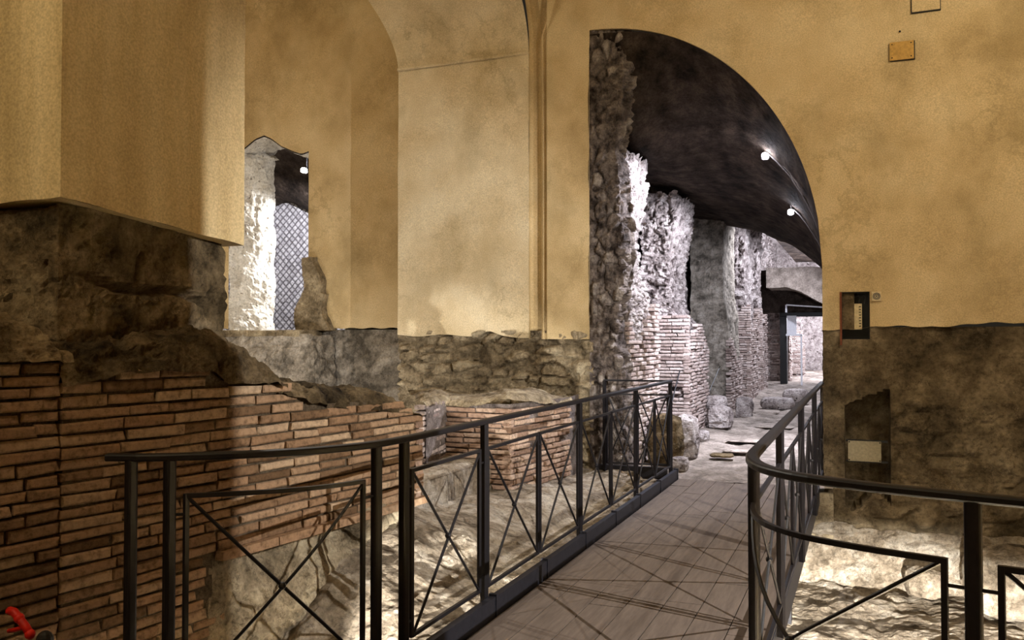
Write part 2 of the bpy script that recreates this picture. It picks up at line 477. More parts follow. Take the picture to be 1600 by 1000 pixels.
# --- stone base below the plaster on the right
def rbase():
    lx0, lx1 = -.19, .235
    us = cuts(XR, 4.6, .028, lx0, lx1, nx0, nx1); vs = cuts(-.42, 1.62, .028, nz0)
    U, Vv = np.meshgrid(us, vs, indexing='ij'); u, v = U.ravel(), Vv.ravel()
    P = np.stack([u, np.full(u.size, YF + .035), v], 1)
    m, c = stones(P, (.34, .34, .21), 5); low = sst(.9 - v - .05 * np.sin(u * 9), -.02, .04) * sst(u, -.1, .28)
    n = fbm(P, 1.9, 5, 7)
    d = low * (.05 * (m - .55) * (.6 + .8 * c) + .03) + .03 * n + .010 * fbm(P, 19, 3, 8) + .020 * ridge(P, 5, 5, 4) * (.35 + .65 * low)
    d *= sst(u, XR, XR + .08)
    P[:, 1] -= d
    top = .80 + .19 * np.clip((u + .19) / .425, 0, 1) ** .7 + .008 * np.sin(u * 40)
    nic = (u > lx0) & (u < lx1) & (v < top) & (v > -.10 + .1 * np.sin(u * 14))
    P[nic, 1] = YF + .42 - .05 * fbm(P[nic], 9, 3, 3)
    el = (u > nx0) & (u < nx1) & (v > nz0); P[el, 1] = YF + .16
    side = []
    z = np.linspace(-.42, 1.62, 60); y = np.linspace(YF + .035, YF + 1.2, 30)
    S, Fs, Ts = sheet(y, z, lambda a, b: np.stack([np.full_like(a, XR), a, b], 1), d_masonry(.02, s=3), flip=False, fade=lambda p: sst(p[:, 1], YF + .035, YF + .1))
    t = np.clip(.42 + .45 * n + low * (.30 * (c - .3) * m), 0, 1)
    return merge((P, grid_faces(len(us), len(vs)), t), (S, Fs, Ts))
V, Fc, T = rbase()
tag(link('wall_right_base', V, Fc, RWALL, tint=T), 'brown masonry base under the ochre plaster, right of the arch', None, None, 'structure')
# jamb reveal above base (side of the wall seen edge-on)
mb = MB(); mb.box((XR, YF + .05, 1.6), (XR + .3, YF + 1.2, 2.25)); tag(mb.build('wall_jamb', RWALL), kind='structure')

# --- rock face beneath the right wall
def under(p):
    m, c = stones(p, (.42, .42, .24), 21)
    m2, c2 = stones(p, (.16, .16, .10), 25); f = sst(-.37 - p[:, 2], 0, .05)
    return f * (.07 * m * (.4 + c) + .03 * m2 * c2 + .06 * fbm(p, 2.2, 5, 3) + .045 * ridge(p, 6, 5, 9) + .012 * fbm(p, 30, 2, 1)), np.clip(.55 + .3 * (c - .5) * m + .25 * fbm(p, 4, 3, 2), 0, 1)
us = np.arange(-.9, 4.6, .018); vs = np.concatenate([np.linspace(-1.15, -.40, 50), np.linspace(-.38, -.36, 4)])
def ufn(U, Vv):
    y = YF - .02 + (np.clip(-.40 - Vv, 0, 1)) * -.15; y = np.where(Vv > -.395, YF - .02 + (Vv + .395) / .035 * .35, y)
    return np.stack([U, y, Vv + .008 * fbm(np.stack([U, U * 0, U * 0], 1), 4, 4, 3)], 1)
V, Fc, T = sheet(us, vs, ufn, under)
tag(link('wall_under_rock', V, Fc, GROUND, tint=T), 'pale floodlit rock beneath the right-hand wall', None, None, 'structure')

# --- recess with curved top, chamfer, and wall with the broken window
XA, YA, YP = -5.335, 10.28, 9.45               # near wall A, its side face, panel plane
XP = -3.60
ZS = 4.84                                   # spring of the little vault
def vault_curve(z, y0):                     # surface leans toward the viewer above the spring
    t = np.clip(z - ZS, 0, 2); return y0 - (1.05 - np.sqrt(np.clip(1.05 ** 2 - np.clip(t, 0, 1.04) ** 2, 0, 9))) * 1.45
us = np.linspace(XA, XP, 50); vs = np.concatenate([np.linspace(1.5, ZS, 70), np.linspace(ZS + .02, 5.9, 30)])
def pf(U, Vv):
    zb_ = 1.545 + .012 * np.sin(U * 9) - .02 * sst(U, -4.2, -4.0) + .05 * np.exp(-((U + 4.1) / .12) ** 2)
    z = np.where(Vv < 1.62, zb_ + (Vv - 1.5) * (1.62 - zb_) / .12, Vv)
    t = np.clip(z - ZS, 0, 2); fl = (XP - U) / (XP - XA)
    return np.stack([U - .13 * (t / .62) ** 1.5 * fl, vault_curve(z, YP), z], 1)
panel = sheet(us, vs, pf, d_render(.016, 9))
tag(link('wall_panel', *panel[:2], PALE, tint=panel[2]), 'pale plaster panel in the recess between pier and arch', None, None, 'structure')
mb = MB(); mb.sweep([(XA, YP - .015, ZS), (XP, YP - .015, ZS)], .035, .04, 6); tag(mb.build('trim_1', PALE), 'thin plaster string course across the recessed panel', None, None, 'structure')
# chamfer ribs: two fluted strips rising and parting round a wedge
def chamfer():
    parts = []
    # cross section of the chamfer, from panel edge to facade edge
    sec = [(-3.60, 9.45), (-3.60, 9.50), (-3.575, 9.53), (-3.52, 9.53), (-3.47, 9.52), (-3.445, 9.46), (-3.42, 9.44), (-3.39, 9.46), (-3.36, 9.40)]
    sx = np.array([p[0] for p in sec]); sy = np.array([p[1] for p in sec]); k = np.linspace(0, 1, len(sec))
    us = np.linspace(0, 1, 33); vs = np.linspace(1.5, 5.02, 50)
    parts.append(sheet(us, vs, lambda U, Vv: np.stack([np.interp(U, k, sx), np.interp(U, k, sy), Vv], 1), d_render(.006, 2)))
    # left rib, leaning with the recess vault
    vs = np.linspace(0, 1, 20); half = np.linspace(0, 4 / 8, 17)
    parts.append(sheet(half, vs, lambda U, Vv: np.stack([np.interp(U, k, sx) - .04 * Vv - .01 * Vv ** 2, np.interp(U, k, sy) - .45 * Vv ** 2, 5.02 + Vv * 1.0], 1), d_render(.006, 2)))
    half = np.linspace(4 / 8, 1, 17)
    parts.append(sheet(half, vs, lambda U, Vv: np.stack([np.interp(U, k, sx) + .42 * Vv + .05 * Vv * Vv, np.interp(U, k, sy) - .12 * Vv, 5.02 + Vv * 1.0], 1), d_render(.006, 2)))
    # wedge between them
    us = np.linspace(0, 1, 12)
    parts.append(sheet(us, vs, lambda U, Vv: np.stack([-3.47 + (-.04 * Vv) * (1 - U) + (.45 * Vv) * U, 9.52 - .45 * Vv ** 2 * (1 - U) - .12 * Vv * U + .05 * np.sin(U * math.pi) * Vv, 5.02 + Vv], 1), d_render(.008, 2)))
    return merge(*parts)
V, Fc, T = chamfer()
tag(link('wall_chamfer', V, Fc, OCHRE, tint=T), 'fluted plaster corner strip splitting into two vault ribs', None, None, 'structure')
# side face of the near wall (A)
us = np.linspace(YP + .001, YA, 26); vs = np.linspace(1.62, 5.95, 70)
side = sheet(us, vs, lambda U, Vv: np.stack([np.full_like(U, XA), U, Vv], 1), None)
# near wall A with a broken opening: right strip, lintel, left part
HX0, HX1 = -8.62, -7.235
def hole_top(x): return np.interp(x, [-8.62, -8.36, -8.16, -8.0, -7.87, -7.7, -7.5, -7.36, -7.235], [4.2, 4.28, 4.40, 4.44, 4.38, 4.26, 4.17, 4.12, 4.15])
def strip(x0, x1, zl, n, s):
    us = np.linspace(x0, x1, n); vs = np.linspace(0, 1, 70)
    def fn(U, Vv):
        b = zl(U); return np.stack([U, np.full_like(U, YA), b + (7.0 - b) * Vv], 1)
    return sheet(us, vs, fn, d_render(.015, s))
zz162 = lambda U: 1.65 + .008 * np.sin(U * 20)
V, Fc, T = merge(side, strip(HX1, XA + .1, zz162, 30, 6), strip(HX0, HX1, hole_top, 30, 6), strip(-11.5, HX0, zz162, 40, 6))
tag(link('wall_left', V, Fc, OCHRE, tint=T), 'ochre plastered wall with the broken opening, behind the pillar', None, None, 'structure')
# thickness of wall A around the hole
def hole_reveal():
    pts = [(HX0 + .02 * math.sin(z * 9), z) for z in np.linspace(1.5, 4.28, 60)] + [(x, float(hole_top(x))) for x in np.linspace(HX0 + .02, HX1, 40)] + [(HX1, z) for z in np.linspace(4.14, 1.5, 40)]
    pts = np.array(pts); k = np.arange(len(pts)); us = np.linspace(0, len(pts) - 1, 260); vs = np.linspace(0, .62, 30)
    def fn(U, Vv):
        x = np.interp(U, k, pts[:, 0]); z = np.interp(U, k, pts[:, 1])
        bulge = .10 * np.sin(np.clip(Vv / .62, 0, 1) * math.pi) * (U < 62)
        return np.stack([x + bulge + .34 * (Vv / .62) * (U < 62), YA + Vv, z - .02 * (U > 62) * (U < 100)], 1)
    return sheet(us, vs, fn, lambda p: ((.03 * fbm(p, 3, 4, 2) + .02 * ridge(p, 9, 3, 5) - .02 * sst(fbm(p, 14, 2, 1), .25, .4)), .5 + .5 * fbm(p, 6, 3, 1)), flip=True, fade=lambda p: sst(p[:, 1], YA, YA + .06))
V, Fc, T = hole_reveal()
tag(link('wall_left_reveal', V, Fc, WHITEST, tint=T), 'white rough reveal of the broken opening', None, None, 'structure')

# --- masonry base under those walls
def lowwall(pts, z0, z1, disp, step=.03, flip=False):
    pts = np.array(pts, float); seg = np.linalg.norm(np.diff(pts, axis=0), axis=1); k = np.concatenate([[0], np.cumsum(seg)])
    us = np.arange(0, k[-1] + step, step); us[-1] = k[-1]; vs = np.arange(z0, z1 + .001, step)
    return sheet(us, vs, lambda U, Vv: np.stack([np.interp(U, k, pts[:, 0]), np.interp(U, k, pts[:, 1]), Vv], 1), disp, flip)
V, Fc, T = lowwall([(-11.5, YA + .03), (XA + .3, YA + .03)], -.2, 1.64, d_masonry(.02, (.3, .3, .2), 12, .035))
tag(link('wall_left_base', V, Fc, MASONG, tint=T), 'grey rendered masonry below the ochre plaster', None, None, 'structure')
V, Fc, T = lowwall([(XA, YA), (XA, YP + .035), (XP, YP + .035), (XC, YF + .04), (XL + .05, YF + .04)], -.2, 1.61, d_masonry(.06, (.24, .24, .12), 14, .04, .02), .02)
tag(link('wall_middle_base', V, Fc, MASON, tint=T), 'rough rubble masonry course beneath the pale panel', None, None, 'structure')

# --- room behind the broken opening
def retic(p):
    u = p[:, 0] / .14; v = p[:, 2] / .14; a = (u + v) / 1.0; b = (u - v) / 1.0
    fa = np.abs((a % 1) - .5) * 2; fb_ = np.abs((b % 1) - .5) * 2; m = 1 - sst(np.maximum(fa, fb_), .66, .9)
    return .018 * m + .02 * fbm(p, 3, 3, 2), .12 + .75 * m * (.6 + .4 * hsh(np.floor(a), np.floor(b), np.zeros(len(p)), 4))
us = np.arange(-13.0, -8.2, .017); vs = np.arange(.9, 4.6, .017)
V, Fc, T = sheet(us, vs, lambda U, Vv: np.stack([U, np.full_like(U, 14.0), Vv], 1), retic)
tag(link('wall_reticulate', V, Fc, RETIC, tint=T), 'grey net-patterned stone wall seen through the broken opening', None, None, 'structure')
def rv(U, Vv):   # dark groined ceiling in that room, low arch against the net wall
    cx = -10.35; half = 1.2
    z = 3.55 + .60 * (1 - np.clip(np.abs(U - cx) / half, 0, 1) ** 1.4); z = z + (5.0 - z) * sst(14.0 - Vv, .1, 1.7)
    return np.stack([U, Vv, z], 1)
V, Fc, T = sheet(np.linspace(-13.6, -7.2, 70), np.linspace(10.75, 14.05, 50), rv, d_rock(.03, 2, 3))
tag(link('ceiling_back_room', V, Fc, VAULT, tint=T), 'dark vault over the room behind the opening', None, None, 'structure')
mb = MB(); mb.box((-13.7, 10.9, .8), (-5.3, 14.1, .95)); mb.box((-13.8, 10.6, .8), (-13.6, 14.1, 5.6)); mb.box((-7.1, 11.0, .9), (-6.9, 14.1, 5.6)); mb.box((-13.8, 14.2, .8), (-6.9, 14.3, 5.6))
mb.box((-13.8, 10.6, 5.5), (-6.9, 14.3, 5.6)); tag(mb.build('wall_back_room', MASONG), kind='structure')

# --- pit ground
def ground_z(x, y):
    xw = -3.25 + .122 * (y - 2.63)
    left = np.interp(y, [2, 3.2, 4.0, 4.6, 5.4, 6.5, 8.8], [-.8, -.7, -.35, .05, .22, .12, .02])
    t = sst(x, xw - .1, -2.0)
    zl = left * (1 - t) + t * np.interp(y, [2, 3.5, 4.3, 5, 8], [-.85, -.6, -.3, -.15, -.06])
    zl = np.where(x < -3.3, np.maximum(zl, .35 * sst(y, 5.5, 6.5)), zl)
    r = sst(x, -1.93, -1.65); z = zl * (1 - r) - .95 * r
    return z + .12 * sst(x, 1.2, 2.5)
us = np.arange(-9.5, 4.6, .028); vs = np.arange(.6, 10.3, .028)
def gf(U, Vv): return np.stack([U, Vv, ground_z(U, Vv)], 1)
def gd(p):
    m, c = stones(p, (.26, .26, .3), 31); q = p * np.array((1, .6, 1))
    return .05 * m * (.2 + c) * sst(fbm(p, .9, 2, 4), -.2, .3) + .07 * fbm(p, 1.6, 5, 2) + .05 * ridge(q, 3.5, 5, 6) + .008 * fbm(p, 24, 2, 3), np.clip(.5 + .2 * (c - .5) * m + .35 * fbm(p, 1.5, 4, 7), 0, 1)
V, Fc, T = sheet(us, vs, gf, gd)
tag(link('floor_pit', V, Fc, GROUND, tint=T), 'rubble and pale rock floor of the excavation', None, None, 'structure')

# --- corridor floor
us = np.arange(-3.6, -.3, .03); vs = np.arange(9.32, 40, .05)
def cd_(p):
    m, c = stones(p, (.55, .75, 5), 41)
    return .030 * (m - 1) * (.5 + c) + .022 * fbm(p, 1.8, 4, 3) + .012 * c + .006 * ridge(p, 7, 3, 3), np.clip(.25 + .5 * c * m + .3 * fbm(p, 3, 3, 4), 0, 1)
V, Fc, T = sheet(us, vs, lambda U, Vv: np.stack([U, Vv, np.where(Vv < 9.4, -.0, .0) + .008 * (Vv - 9.4) + .05 * np.clip(-2.0 - U, 0, 2)], 1), cd_)
tag(link('floor_corridor', V, Fc, FLOORM, tint=T), 'worn paving of the corridor beyond the arch', None, None, 'structure')
mb = MB(); mb.box((-3.6, 9.36, -1.2), (-.3, 9.5, -.05)); tag(mb.build('floor_corridor_edge', MASON), kind='structure')

# --- corridor vault: an arch at the facade that shrinks to a lower arc at the far end
YB = 18.0
def vback(x):
    return np.interp(x, [-3.2, -2.57, -1.9, -1.3, -.79, -.55, -.35], [3.92, 3.83, 3.64, 3.33, 2.9, 2.55, 2.05])
def vz(x, y):
    tau = .30 + np.clip(x + 2.55, 0, 3) * 1.5; s = np.exp(-np.clip(y - YF, 0, 99) / tau)
    return vback(x) + (arch(x) - vback(x)) * s
us = np.concatenate([np.linspace(-3.1, -.9, 60), np.linspace(-.88, -.392, 30)]); vs = np.concatenate([YF + .012 + (np.linspace(0, 1, 60) ** 2) * 3, np.linspace(12.5, YB, 80)])
def vfn(U, Vv): return np.stack([U, Vv, vz(U, Vv) - .0], 1)
def vd(p):
    k = sst(p[:, 1], YF, YF + .3)
    return (.035 * fbm(p * np.array((1, .45, 1)), 2.5, 4, 5) + .014 * ridge(p * np.array((.8, .3, 1)), 9, 3, 7)) * k, .5 + .5 * fbm(p * np.array((1, .25, 1)), 6, 4, 5)
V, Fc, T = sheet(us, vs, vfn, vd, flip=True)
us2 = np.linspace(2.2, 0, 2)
tag(link('ceiling_corridor_vault', V, Fc, VAULT, tint=T, smooth=True), 'dark barrel vault of the corridor', None, None, 'structure')
mb = MB()  # end thickness of the vault and the fill above it
for i in range(len(us) - 1):
    a, b = us[i], us[i + 1]; mb.add([(a, YB, vz(a, YB)), (b, YB, vz(b, YB)), (b, YB, vz(b, YB) + 2.6), (a, YB, vz(a, YB) + 2.6)], [(0, 1, 2, 3)])
tag(mb.build('wall_vault_end', MASON), kind='structure')
# right corridor wall, upper corridor cover
V, Fc, T = lowwall([(-.36, YF + .1), (-.36, 38)], -.1, 2.2, d_masonry(.03, s=18), .06, flip=True)
tag(link('wall_corridor_right', V, Fc, CORR, tint=T), kind='structure')
mb = MB(); mb.box((-.34, YB, 2.2), (-.2, 38, 5.4)); tag(mb.build('wall_corridor_right_upper', CORR), kind='structure')
mb = MB(); mb.box((-5, YB + .1, 5.4), (0, 38, 5.6)); tag(mb.build('ceiling_corridor_far', CORR), kind='structure')
mb = MB(); mb.box((-5, 38.05, -.2), (0, 38.2, 5.6)); tag(mb.build('wall_corridor_far', CORR), kind='structure')
# backing wall behind the corridor piers
V, Fc, T = lowwall([(-3.35, YF + .3), (-3.35, 38)], -.1, 5.4, d_masonry(.04, (.26, .26, .14), 19, .05, .03), .045)
tag(link('wall_corridor_left', V, Fc, CORR, tint=T), 'rubble rear wall of the niches along the corridor', None, None, 'structure')

# --- hall shell around and behind the viewer
mb = MB()
mb.box((4.6, -4, -1.2), (4.8, 9.6, 7)); mb.box((-9.7, -4.2, -1.2), (4.8, -4, 7)); mb.box((-9.7, -4, -1.2), (-9.5, 10.2, 7))
tag(mb.build('wall_hall', OCHRE), kind='structure')
mb = MB(); mb.box((-11.7, -4.2, 7), (4.8, 10.4, 7.2)); tag(mb.build('ceiling', OCHRE), kind='structure')

# =================================================================== LEFT PILLAR
pil = thing('plastered_pillar', (-3.34, 2.86, 1.4), 'large square ochre plastered pillar on a rough stone base, far left', 'pillar')
def shaft():
    zbR = lambda y: 2.14 - .095 * (y - 2.86) / 1.24 + .003 * np.sin(y * 13)
    ys = np.linspace(2.86, 4.11, 30); vs = np.linspace(0, 1, 60)
    a = sheet(ys, vs, lambda U, Vv: np.stack([np.full_like(U, -3.34), U, zbR(U) + (ZT - zbR(U)) * Vv], 1), d_render(.004, 2))
    xs = np.linspace(-4.9, -3.34, 30); zb2 = lambda x: 2.14 - .02 * (-3.34 - x) + .003 * np.sin(x * 17)
    b = sheet(xs, vs, lambda U, Vv: np.stack([U, np.full_like(U, 2.86), zb2(U) + (ZT - zb2(U)) * Vv], 1), d_render(.004, 2))
    c = sheet(xs, vs, lambda U, Vv: np.stack([U, np.full_like(U, 4.11), 2.045 + (ZT - 2.045) * Vv], 1), None, flip=True)
    d = sheet(ys, vs, lambda U, Vv: np.stack([np.full_like(U, -4.9), U, 2.1 + (ZT - 2.1) * Vv], 1), None, flip=True)
    e = sheet(np.linspace(-4.9, -3.34, 10), np.linspace(2.86, 4.11, 10), lambda U, Vv: np.stack([U, Vv, 2.14 - .095 * (Vv - 2.86) / 1.24 - .0 * U], 1), None, flip=True)
    return merge(a, b, c, d, e)
V, Fc, T = shaft(); link('plaster_shaft', V, Fc, PILLAR, pil, T)
def basedisp(p):
    z = p[:, 2]; m, c = stones(p, (.5, .5, .34), 52)
    n = fbm(p, 2.2, 5, 6)
    crack = np.exp(-((z - (1.80 - .10 * np.clip(p[:, 1] - 3.0, 0, 2) + .02 * np.sin(p[:, 1] * 9))) / .018) ** 2) * sst(p[:, 1], 2.95, 3.2) * sst(3.95 - p[:, 1], 0, .1)
    crack2 = np.exp(-((p[:, 1] - 3.42 - .02 * np.sin(z * 20)) / .016) ** 2) * sst(z, 1.77, 1.80) * sst(2.0 - z, 0, .08)
    return .05 * n + .02 * m * c + .026 * ridge(p, 6, 6, 2) + .012 * fbm(p, 24, 3, 1) - .09 * crack - .09 * crack2 - .022 * sst(fbm(p, 17, 2, 13), .28, .5), np.clip(.45 + .4 * fbm(p, 3, 4, 9) + .2 * (c - .5), 0, 1)
V, Fc, T = rbox((-4.85, 2.93, 1.2), (-3.43, 4.05, 2.11), .022, basedisp, skip=((2, 0),))
link('stone_base', V, Fc, BASE, pil, T)

# =================================================================== BRICK WALLS ON THE LEFT
WA = np.array((-3.25, 2.63)); WD = np.array((math.sin(math.radians(7)), math.cos(math.radians(7)))); WN = np.array((WD[1], -WD[0]))
def s_px(px):
    r = ray(px, 500)[:2]; M = np.array([[r[0], -WD[0]], [r[1], -WD[1]]]); return float(np.linalg.solve(M, WA)[1])
def z_px(px, py):
    s = s_px(px); q = WA + WD * s; r = ray(px, py); return float(CAM[2] + r[2] * (q[0] / r[0]))
S0, SJ, SB, SE = -1.6, s_px(101), s_px(343), s_px(662)

wl = thing('brick_wall_stub', (-3.25, 1.8, -.9), 'brown Roman brick wall section at the far left edge, left of the vertical joint', 'brick wall')
mb = MB(); topL = lin((s_px(-400), 1.50), (s_px(0), z_px(0, 546)), (s_px(100), z_px(100, 556)))
def fmL(u, n): q = WA + WD * (S0 + u) + WN * (n - .004); return q[0], q[1]
bricks(mb, fmL, SJ - S0 - .012, lambda u: -1.0, lambda u: topL(S0 + u), seed=3, l0=.2, l1=.34, miss=.003)
mb.build('brickwork', BRICK, wl)
def wallblock(s0, s1, z0, z1, off, disp, res=.04, back=.75, z1f=None):
    def warp(P):
        s, n, z = P[:, 0], P[:, 1], P[:, 2]
        if z1f is not None: z = z0 + (z - z0) * (z1f(s) - z0) / (z1 - z0)
        q = WA[None, :] + WD[None, :] * s[:, None] - WN[None, :] * n[:, None]
        return np.stack([q[:, 0], q[:, 1], z], 1)
    lo, hi = (s0, off, z0), (s1, back, z1)
    # direction of displacement is small, so mapping axes separately is fine
    lo, hi = np.array(lo), np.array(hi)
    V, Fc, T = rbox(lo, hi, res, lambda P: (np.zeros(len(P)), np.zeros(len(P))))
    W = warp(V); a, t = disp(W); c = (lo + hi) / 2; q = (V - c) / ((hi - lo) / 2); d = np.sign(q) * np.abs(q) ** 6; d /= np.linalg.norm(d, axis=1, keepdims=True)
    D = WD[None, :] * d[:, :1] - WN[None, :] * d[:, 1:2]; W[:, :2] += D * a[:, None]; W[:, 2] += d[:, 2] * a
    return W, Fc[:, ::-1], t
topLv = linv((s_px(-400), 1.48), (s_px(0), z_px(0, 546) - .02), (s_px(100), z_px(100, 556) - .02))
V, Fc, T = wallblock(S0, SJ - .02, -1.0, 1.5, .030, d_rock(.005, 4, 3, .003), z1f=topLv); link('mortar_core', V, Fc, MORTAR, wl, T)

w1 = thing('long_brick_wall', (-3.1, 4.0, -.9), 'long tan Roman brick wall with eroded rubble top, running from the left behind the railing', 'brick wall')
tp = [(101, 592), (125, 590), (200, 572), (250, 570), (330, 573), (352, 592), (378, 590), (440, 592), (452, 606), (505, 628), (520, 628), (600, 624), (640, 636), (662, 648)]
top1 = lin(*[(s_px(a), z_px(a, b)) for a, b in tp])
def bulge(u): return .006 * math.exp(-((u) / .07) ** 2)
def fm1(u, n):
    q = WA + WD * (SJ + u) + WN * (n - bulge(u)); return q[0], q[1]
lowz = .37
mb = MB(); bricks(mb, fm1, SE - SJ, lambda u: -1.0 if u < SB - SJ else lowz + .03, lambda u: top1(SJ + u), seed=5, l0=.19, l1=.33, prot=.010, miss=.005, worn=.8)
mb.build('brickwork', BRICK, w1)
mb = MB()
def fm1e(u, n): q = WA + WD * (SE + n) - WN * (u - .0); return q[0], q[1]
bricks(mb, fm1e, .6, lambda u: lowz, lambda u: top1(SE) - .02, seed=8); mb.build('end_brickwork', BRICKR, w1)
# projecting ledge course over the foundation
mb = MB(); R = random.Random(4); u = SB - SJ
while u < SE - SJ:
    w = R.uniform(.35, .6); e = min(u + w, SE - SJ + .02)
    a = [fm1(u, .04), fm1(e - .008, .04), fm1(e - .008, -.1), fm1(u, -.1)]
    z0, z1 = lowz - .02, lowz + .026
    mb.add([(p[0], p[1], z0) for p in a] + [(p[0], p[1], z1) for p in a], [(3, 2, 1, 0), (4, 5, 6, 7), (0, 1, 5, 4), (1, 2, 6, 5), (2, 3, 7, 6), (3, 0, 4, 7)], R.uniform(.4, .8)); u = e
mb.build('ledge_course', BRICK, w1)
t1v = lambda s: np.array([top1(x) - .012 for x in s])
V, Fc, T = wallblock(SJ + .01, SB - .02, -1.0, 1.4, .020, d_rock(.005, 4, 4, .003), z1f=t1v); link('mortar_core', V, Fc, MORTAR, w1, T)
V, Fc, T = wallblock(SB - .03, SE - .03, .35, 1.4, .020, d_rock(.005, 4, 4, .003), z1f=t1v); link('mortar_core', V, Fc, MORTAR, w1, T)
V, Fc, T = wallblock(SB, SE - .03, -1.0, lowz - .02, .06, lambda p: (.11 * fbm(p, 2.4, 5, 2) + .07 * ridge(p, 4.5, 5, 3) + .02 * fbm(p, 19, 3, 1), .5 + .5 * fbm(p, 4, 3, 1)), .025)
link('rock_foundation', V, Fc, MASON, w1, T)
# rubble crown on top
def crown(mat, s0, s1, zlo, ztop, n0, n1, seed, name, parent, A=.05):
    zt = linv(*ztop); zb_ = linv(*zlo)
    us = np.arange(s0, s1 + .012, .022); vs = np.linspace(0, 1, 44)
    k = [0, .16, .34, .55, .8, 1]; nn = [n0 + .03, n0 + .0, n0 - .05, n0 - .17, n0 - .45, n1]
    def fn(U, Vv):
        h = np.interp(Vv, k, [0, .45, .8, 1, 1, .9]); n = np.interp(Vv, k, nn)
        z = zb_(U) + (zt(U) - zb_(U)) * h
        q = WA[None] + WD[None] * U[:, None] + WN[None] * n[:, None]
        return np.stack([q[:, 0], q[:, 1], z], 1)
    V, Fc, T = sheet(us, vs, fn, lambda p: (A * fbm(p, 3, 5, seed) + A * .9 * ridge(p, 6, 6, seed + 1) + .020 * fbm(p, 20, 3, seed) - .04 * sst(fbm(p, 9, 3, seed + 7), .2, .45), .5 + .5 * fbm(p, 4, 4, seed)))
    return link(name, V, Fc, mat, parent, T)
zl = [(s_px(a), z_px(a, b)) for a, b in [(101, 605), (200, 582), (330, 582), (350, 600), (420, 602), (440, 612)]]
zt_ = [(s_px(a), z_px(a, b) + .05) for a, b in [(101, 560), (200, 545), (330, 535), (365, 540), (400, 565), (425, 592), (440, 606)]]
crown(DARKROCK, SJ - .02, s_px(440), zl, zt_, -.01, -.85, 61, 'rubble_crown', w1, .045)
zl = [(s_px(a), z_px(a, b)) for a, b in [(440, 618), (480, 632), (560, 640), (640, 648), (660, 655)]]
zt_ = [(s_px(a), z_px(a, b)) for a, b in [(440, 603), (470, 604), (540, 604), (600, 612), (640, 628), (660, 650)]]
crown(DARKROCK, s_px(436), SE, zl, zt_, -.03, -.7, 66, 'rubble_top', w1, .035)
zl = [(S0, 1.44), (SJ, z_px(100, 568))]
zt_ = [(S0, 1.62), (s_px(0), z_px(0, 486)), (s_px(60), z_px(60, 500)), (SJ, z_px(100, 540))]
crown(BASE, S0, SJ + .03, zl, zt_, -.02, -1.0, 71, 'rubble_crown', wl, .05)

# second wall, beyond the end of the long one
w2p = [at(600, 640, 'y', 7.35)[:2], at(697, 640, 'y', 7.15)[:2], None, None]
c0, c1 = w2p[0], w2p[1]
c0 = at(663, 640, 'y', 6.85)[:2]; c1 = at(697, 640, 'y', 7.55)[:2]; c2 = at(797, 640, 'y', 7.55)[:2]; c3 = at(893, 640, 'y', 8.75)[:2]
w2 = thing('low_brick_wall', (c1[0], c1[1], -.1), 'low brick wall with crumbling flat top beyond the end of the long brick wall', 'brick wall')
def facemap(a, b):
    a, b = np.array(a), np.array(b); L = np.linalg.norm(b - a); d = (b - a) / L; n = np.array((d[1], -d[0]))
    return (lambda u, nn: tuple(a + d * u + n * nn)), L
TOP2 = .93
mb = MB(); f, L = facemap(c0, c1); bricks(mb, f, L, lambda u: -.3, lambda u: TOP2 - .01, seed=12, l0=.14, l1=.26, h=.036, worn=1); mb.build('lit_strip_brickwork', BRICKC, w2)  # paler brick on a turned face stands in for the lit strip
mb = MB(); f, L = facemap(c1, c2); bricks(mb, f, L, lambda u: .14 + .05 * math.sin(u * 9), lambda u: TOP2 - .03 - .02 * math.sin(u * 5), seed=13, l0=.16, l1=.3, h=.038, miss=.03, prot=.016, worn=1); mb.build('brickwork', BRICKR, w2)
mb = MB(); f, L = facemap(c2, c3); bricks(mb, f, L, lambda u: .05, lambda u: TOP2 - .06 - .04 * u, seed=14, l0=.10, l1=.22, h=.045, miss=.02, prot=.018, worn=1); mb.build('far_brickwork', BRICKR, w2)
def poly_rock(pts, z0, z1, disp, step=.03, inset=.03, top=True):
    P_ = np.array(pts); parts = [lowwall(P_, z0, z1, disp, step)]
    return merge(*parts)
off = lambda p, n: (p[0] + n[0], p[1] + n[1])
V, Fc, T = lowwall([off(c0, (0, .03)), off(c1, (-.01, .03)), off(c2, (-.02, .03)), off(c3, (-.03, .02)), (c3[0] - .1, 9.3)], -.4, TOP2 - .03, d_rock(.010, 4, 5, .004), .03)
link('mortar_core', V, Fc, MORTARP, w2, T)
def tops():
    A_ = np.array([c0, c1, c2, c3]); B_ = np.array([(c0[0] - .9, 8.2), (c1[0] - .3, 8.4), (c2[0] - .3, 8.9), (c3[0] - .35, 9.3)])
    k = np.array([0, 1, 2, 3]); us = np.linspace(0, 3, 120); vs = np.linspace(0, 1, 50)
    def fn(U, Vv):
        a = np.stack([np.interp(U, k, A_[:, 0]), np.interp(U, k, A_[:, 1])], 1); b = np.stack([np.interp(U, k, B_[:, 0]), np.interp(U, k, B_[:, 1])], 1)
        q = a + (b - a) * (Vv[:, None] ** 1.3)
        z = TOP2 - .05 * sst(.12 - Vv, 0, .12) + .03 * np.sin(U * 4) - .05 * sst(U, 2.3, 3)
        return np.stack([q[:, 0], q[:, 1], z], 1)
    return sheet(us, vs, fn, lambda p: (.035 * fbm(p, 3.5, 5, 3) + .03 * ridge(p, 6, 4, 5), .5 + .5 * fbm(p, 5, 4, 3)))
V, Fc, T = tops(); link('rubble_top', V, Fc, MASON, w2, T)

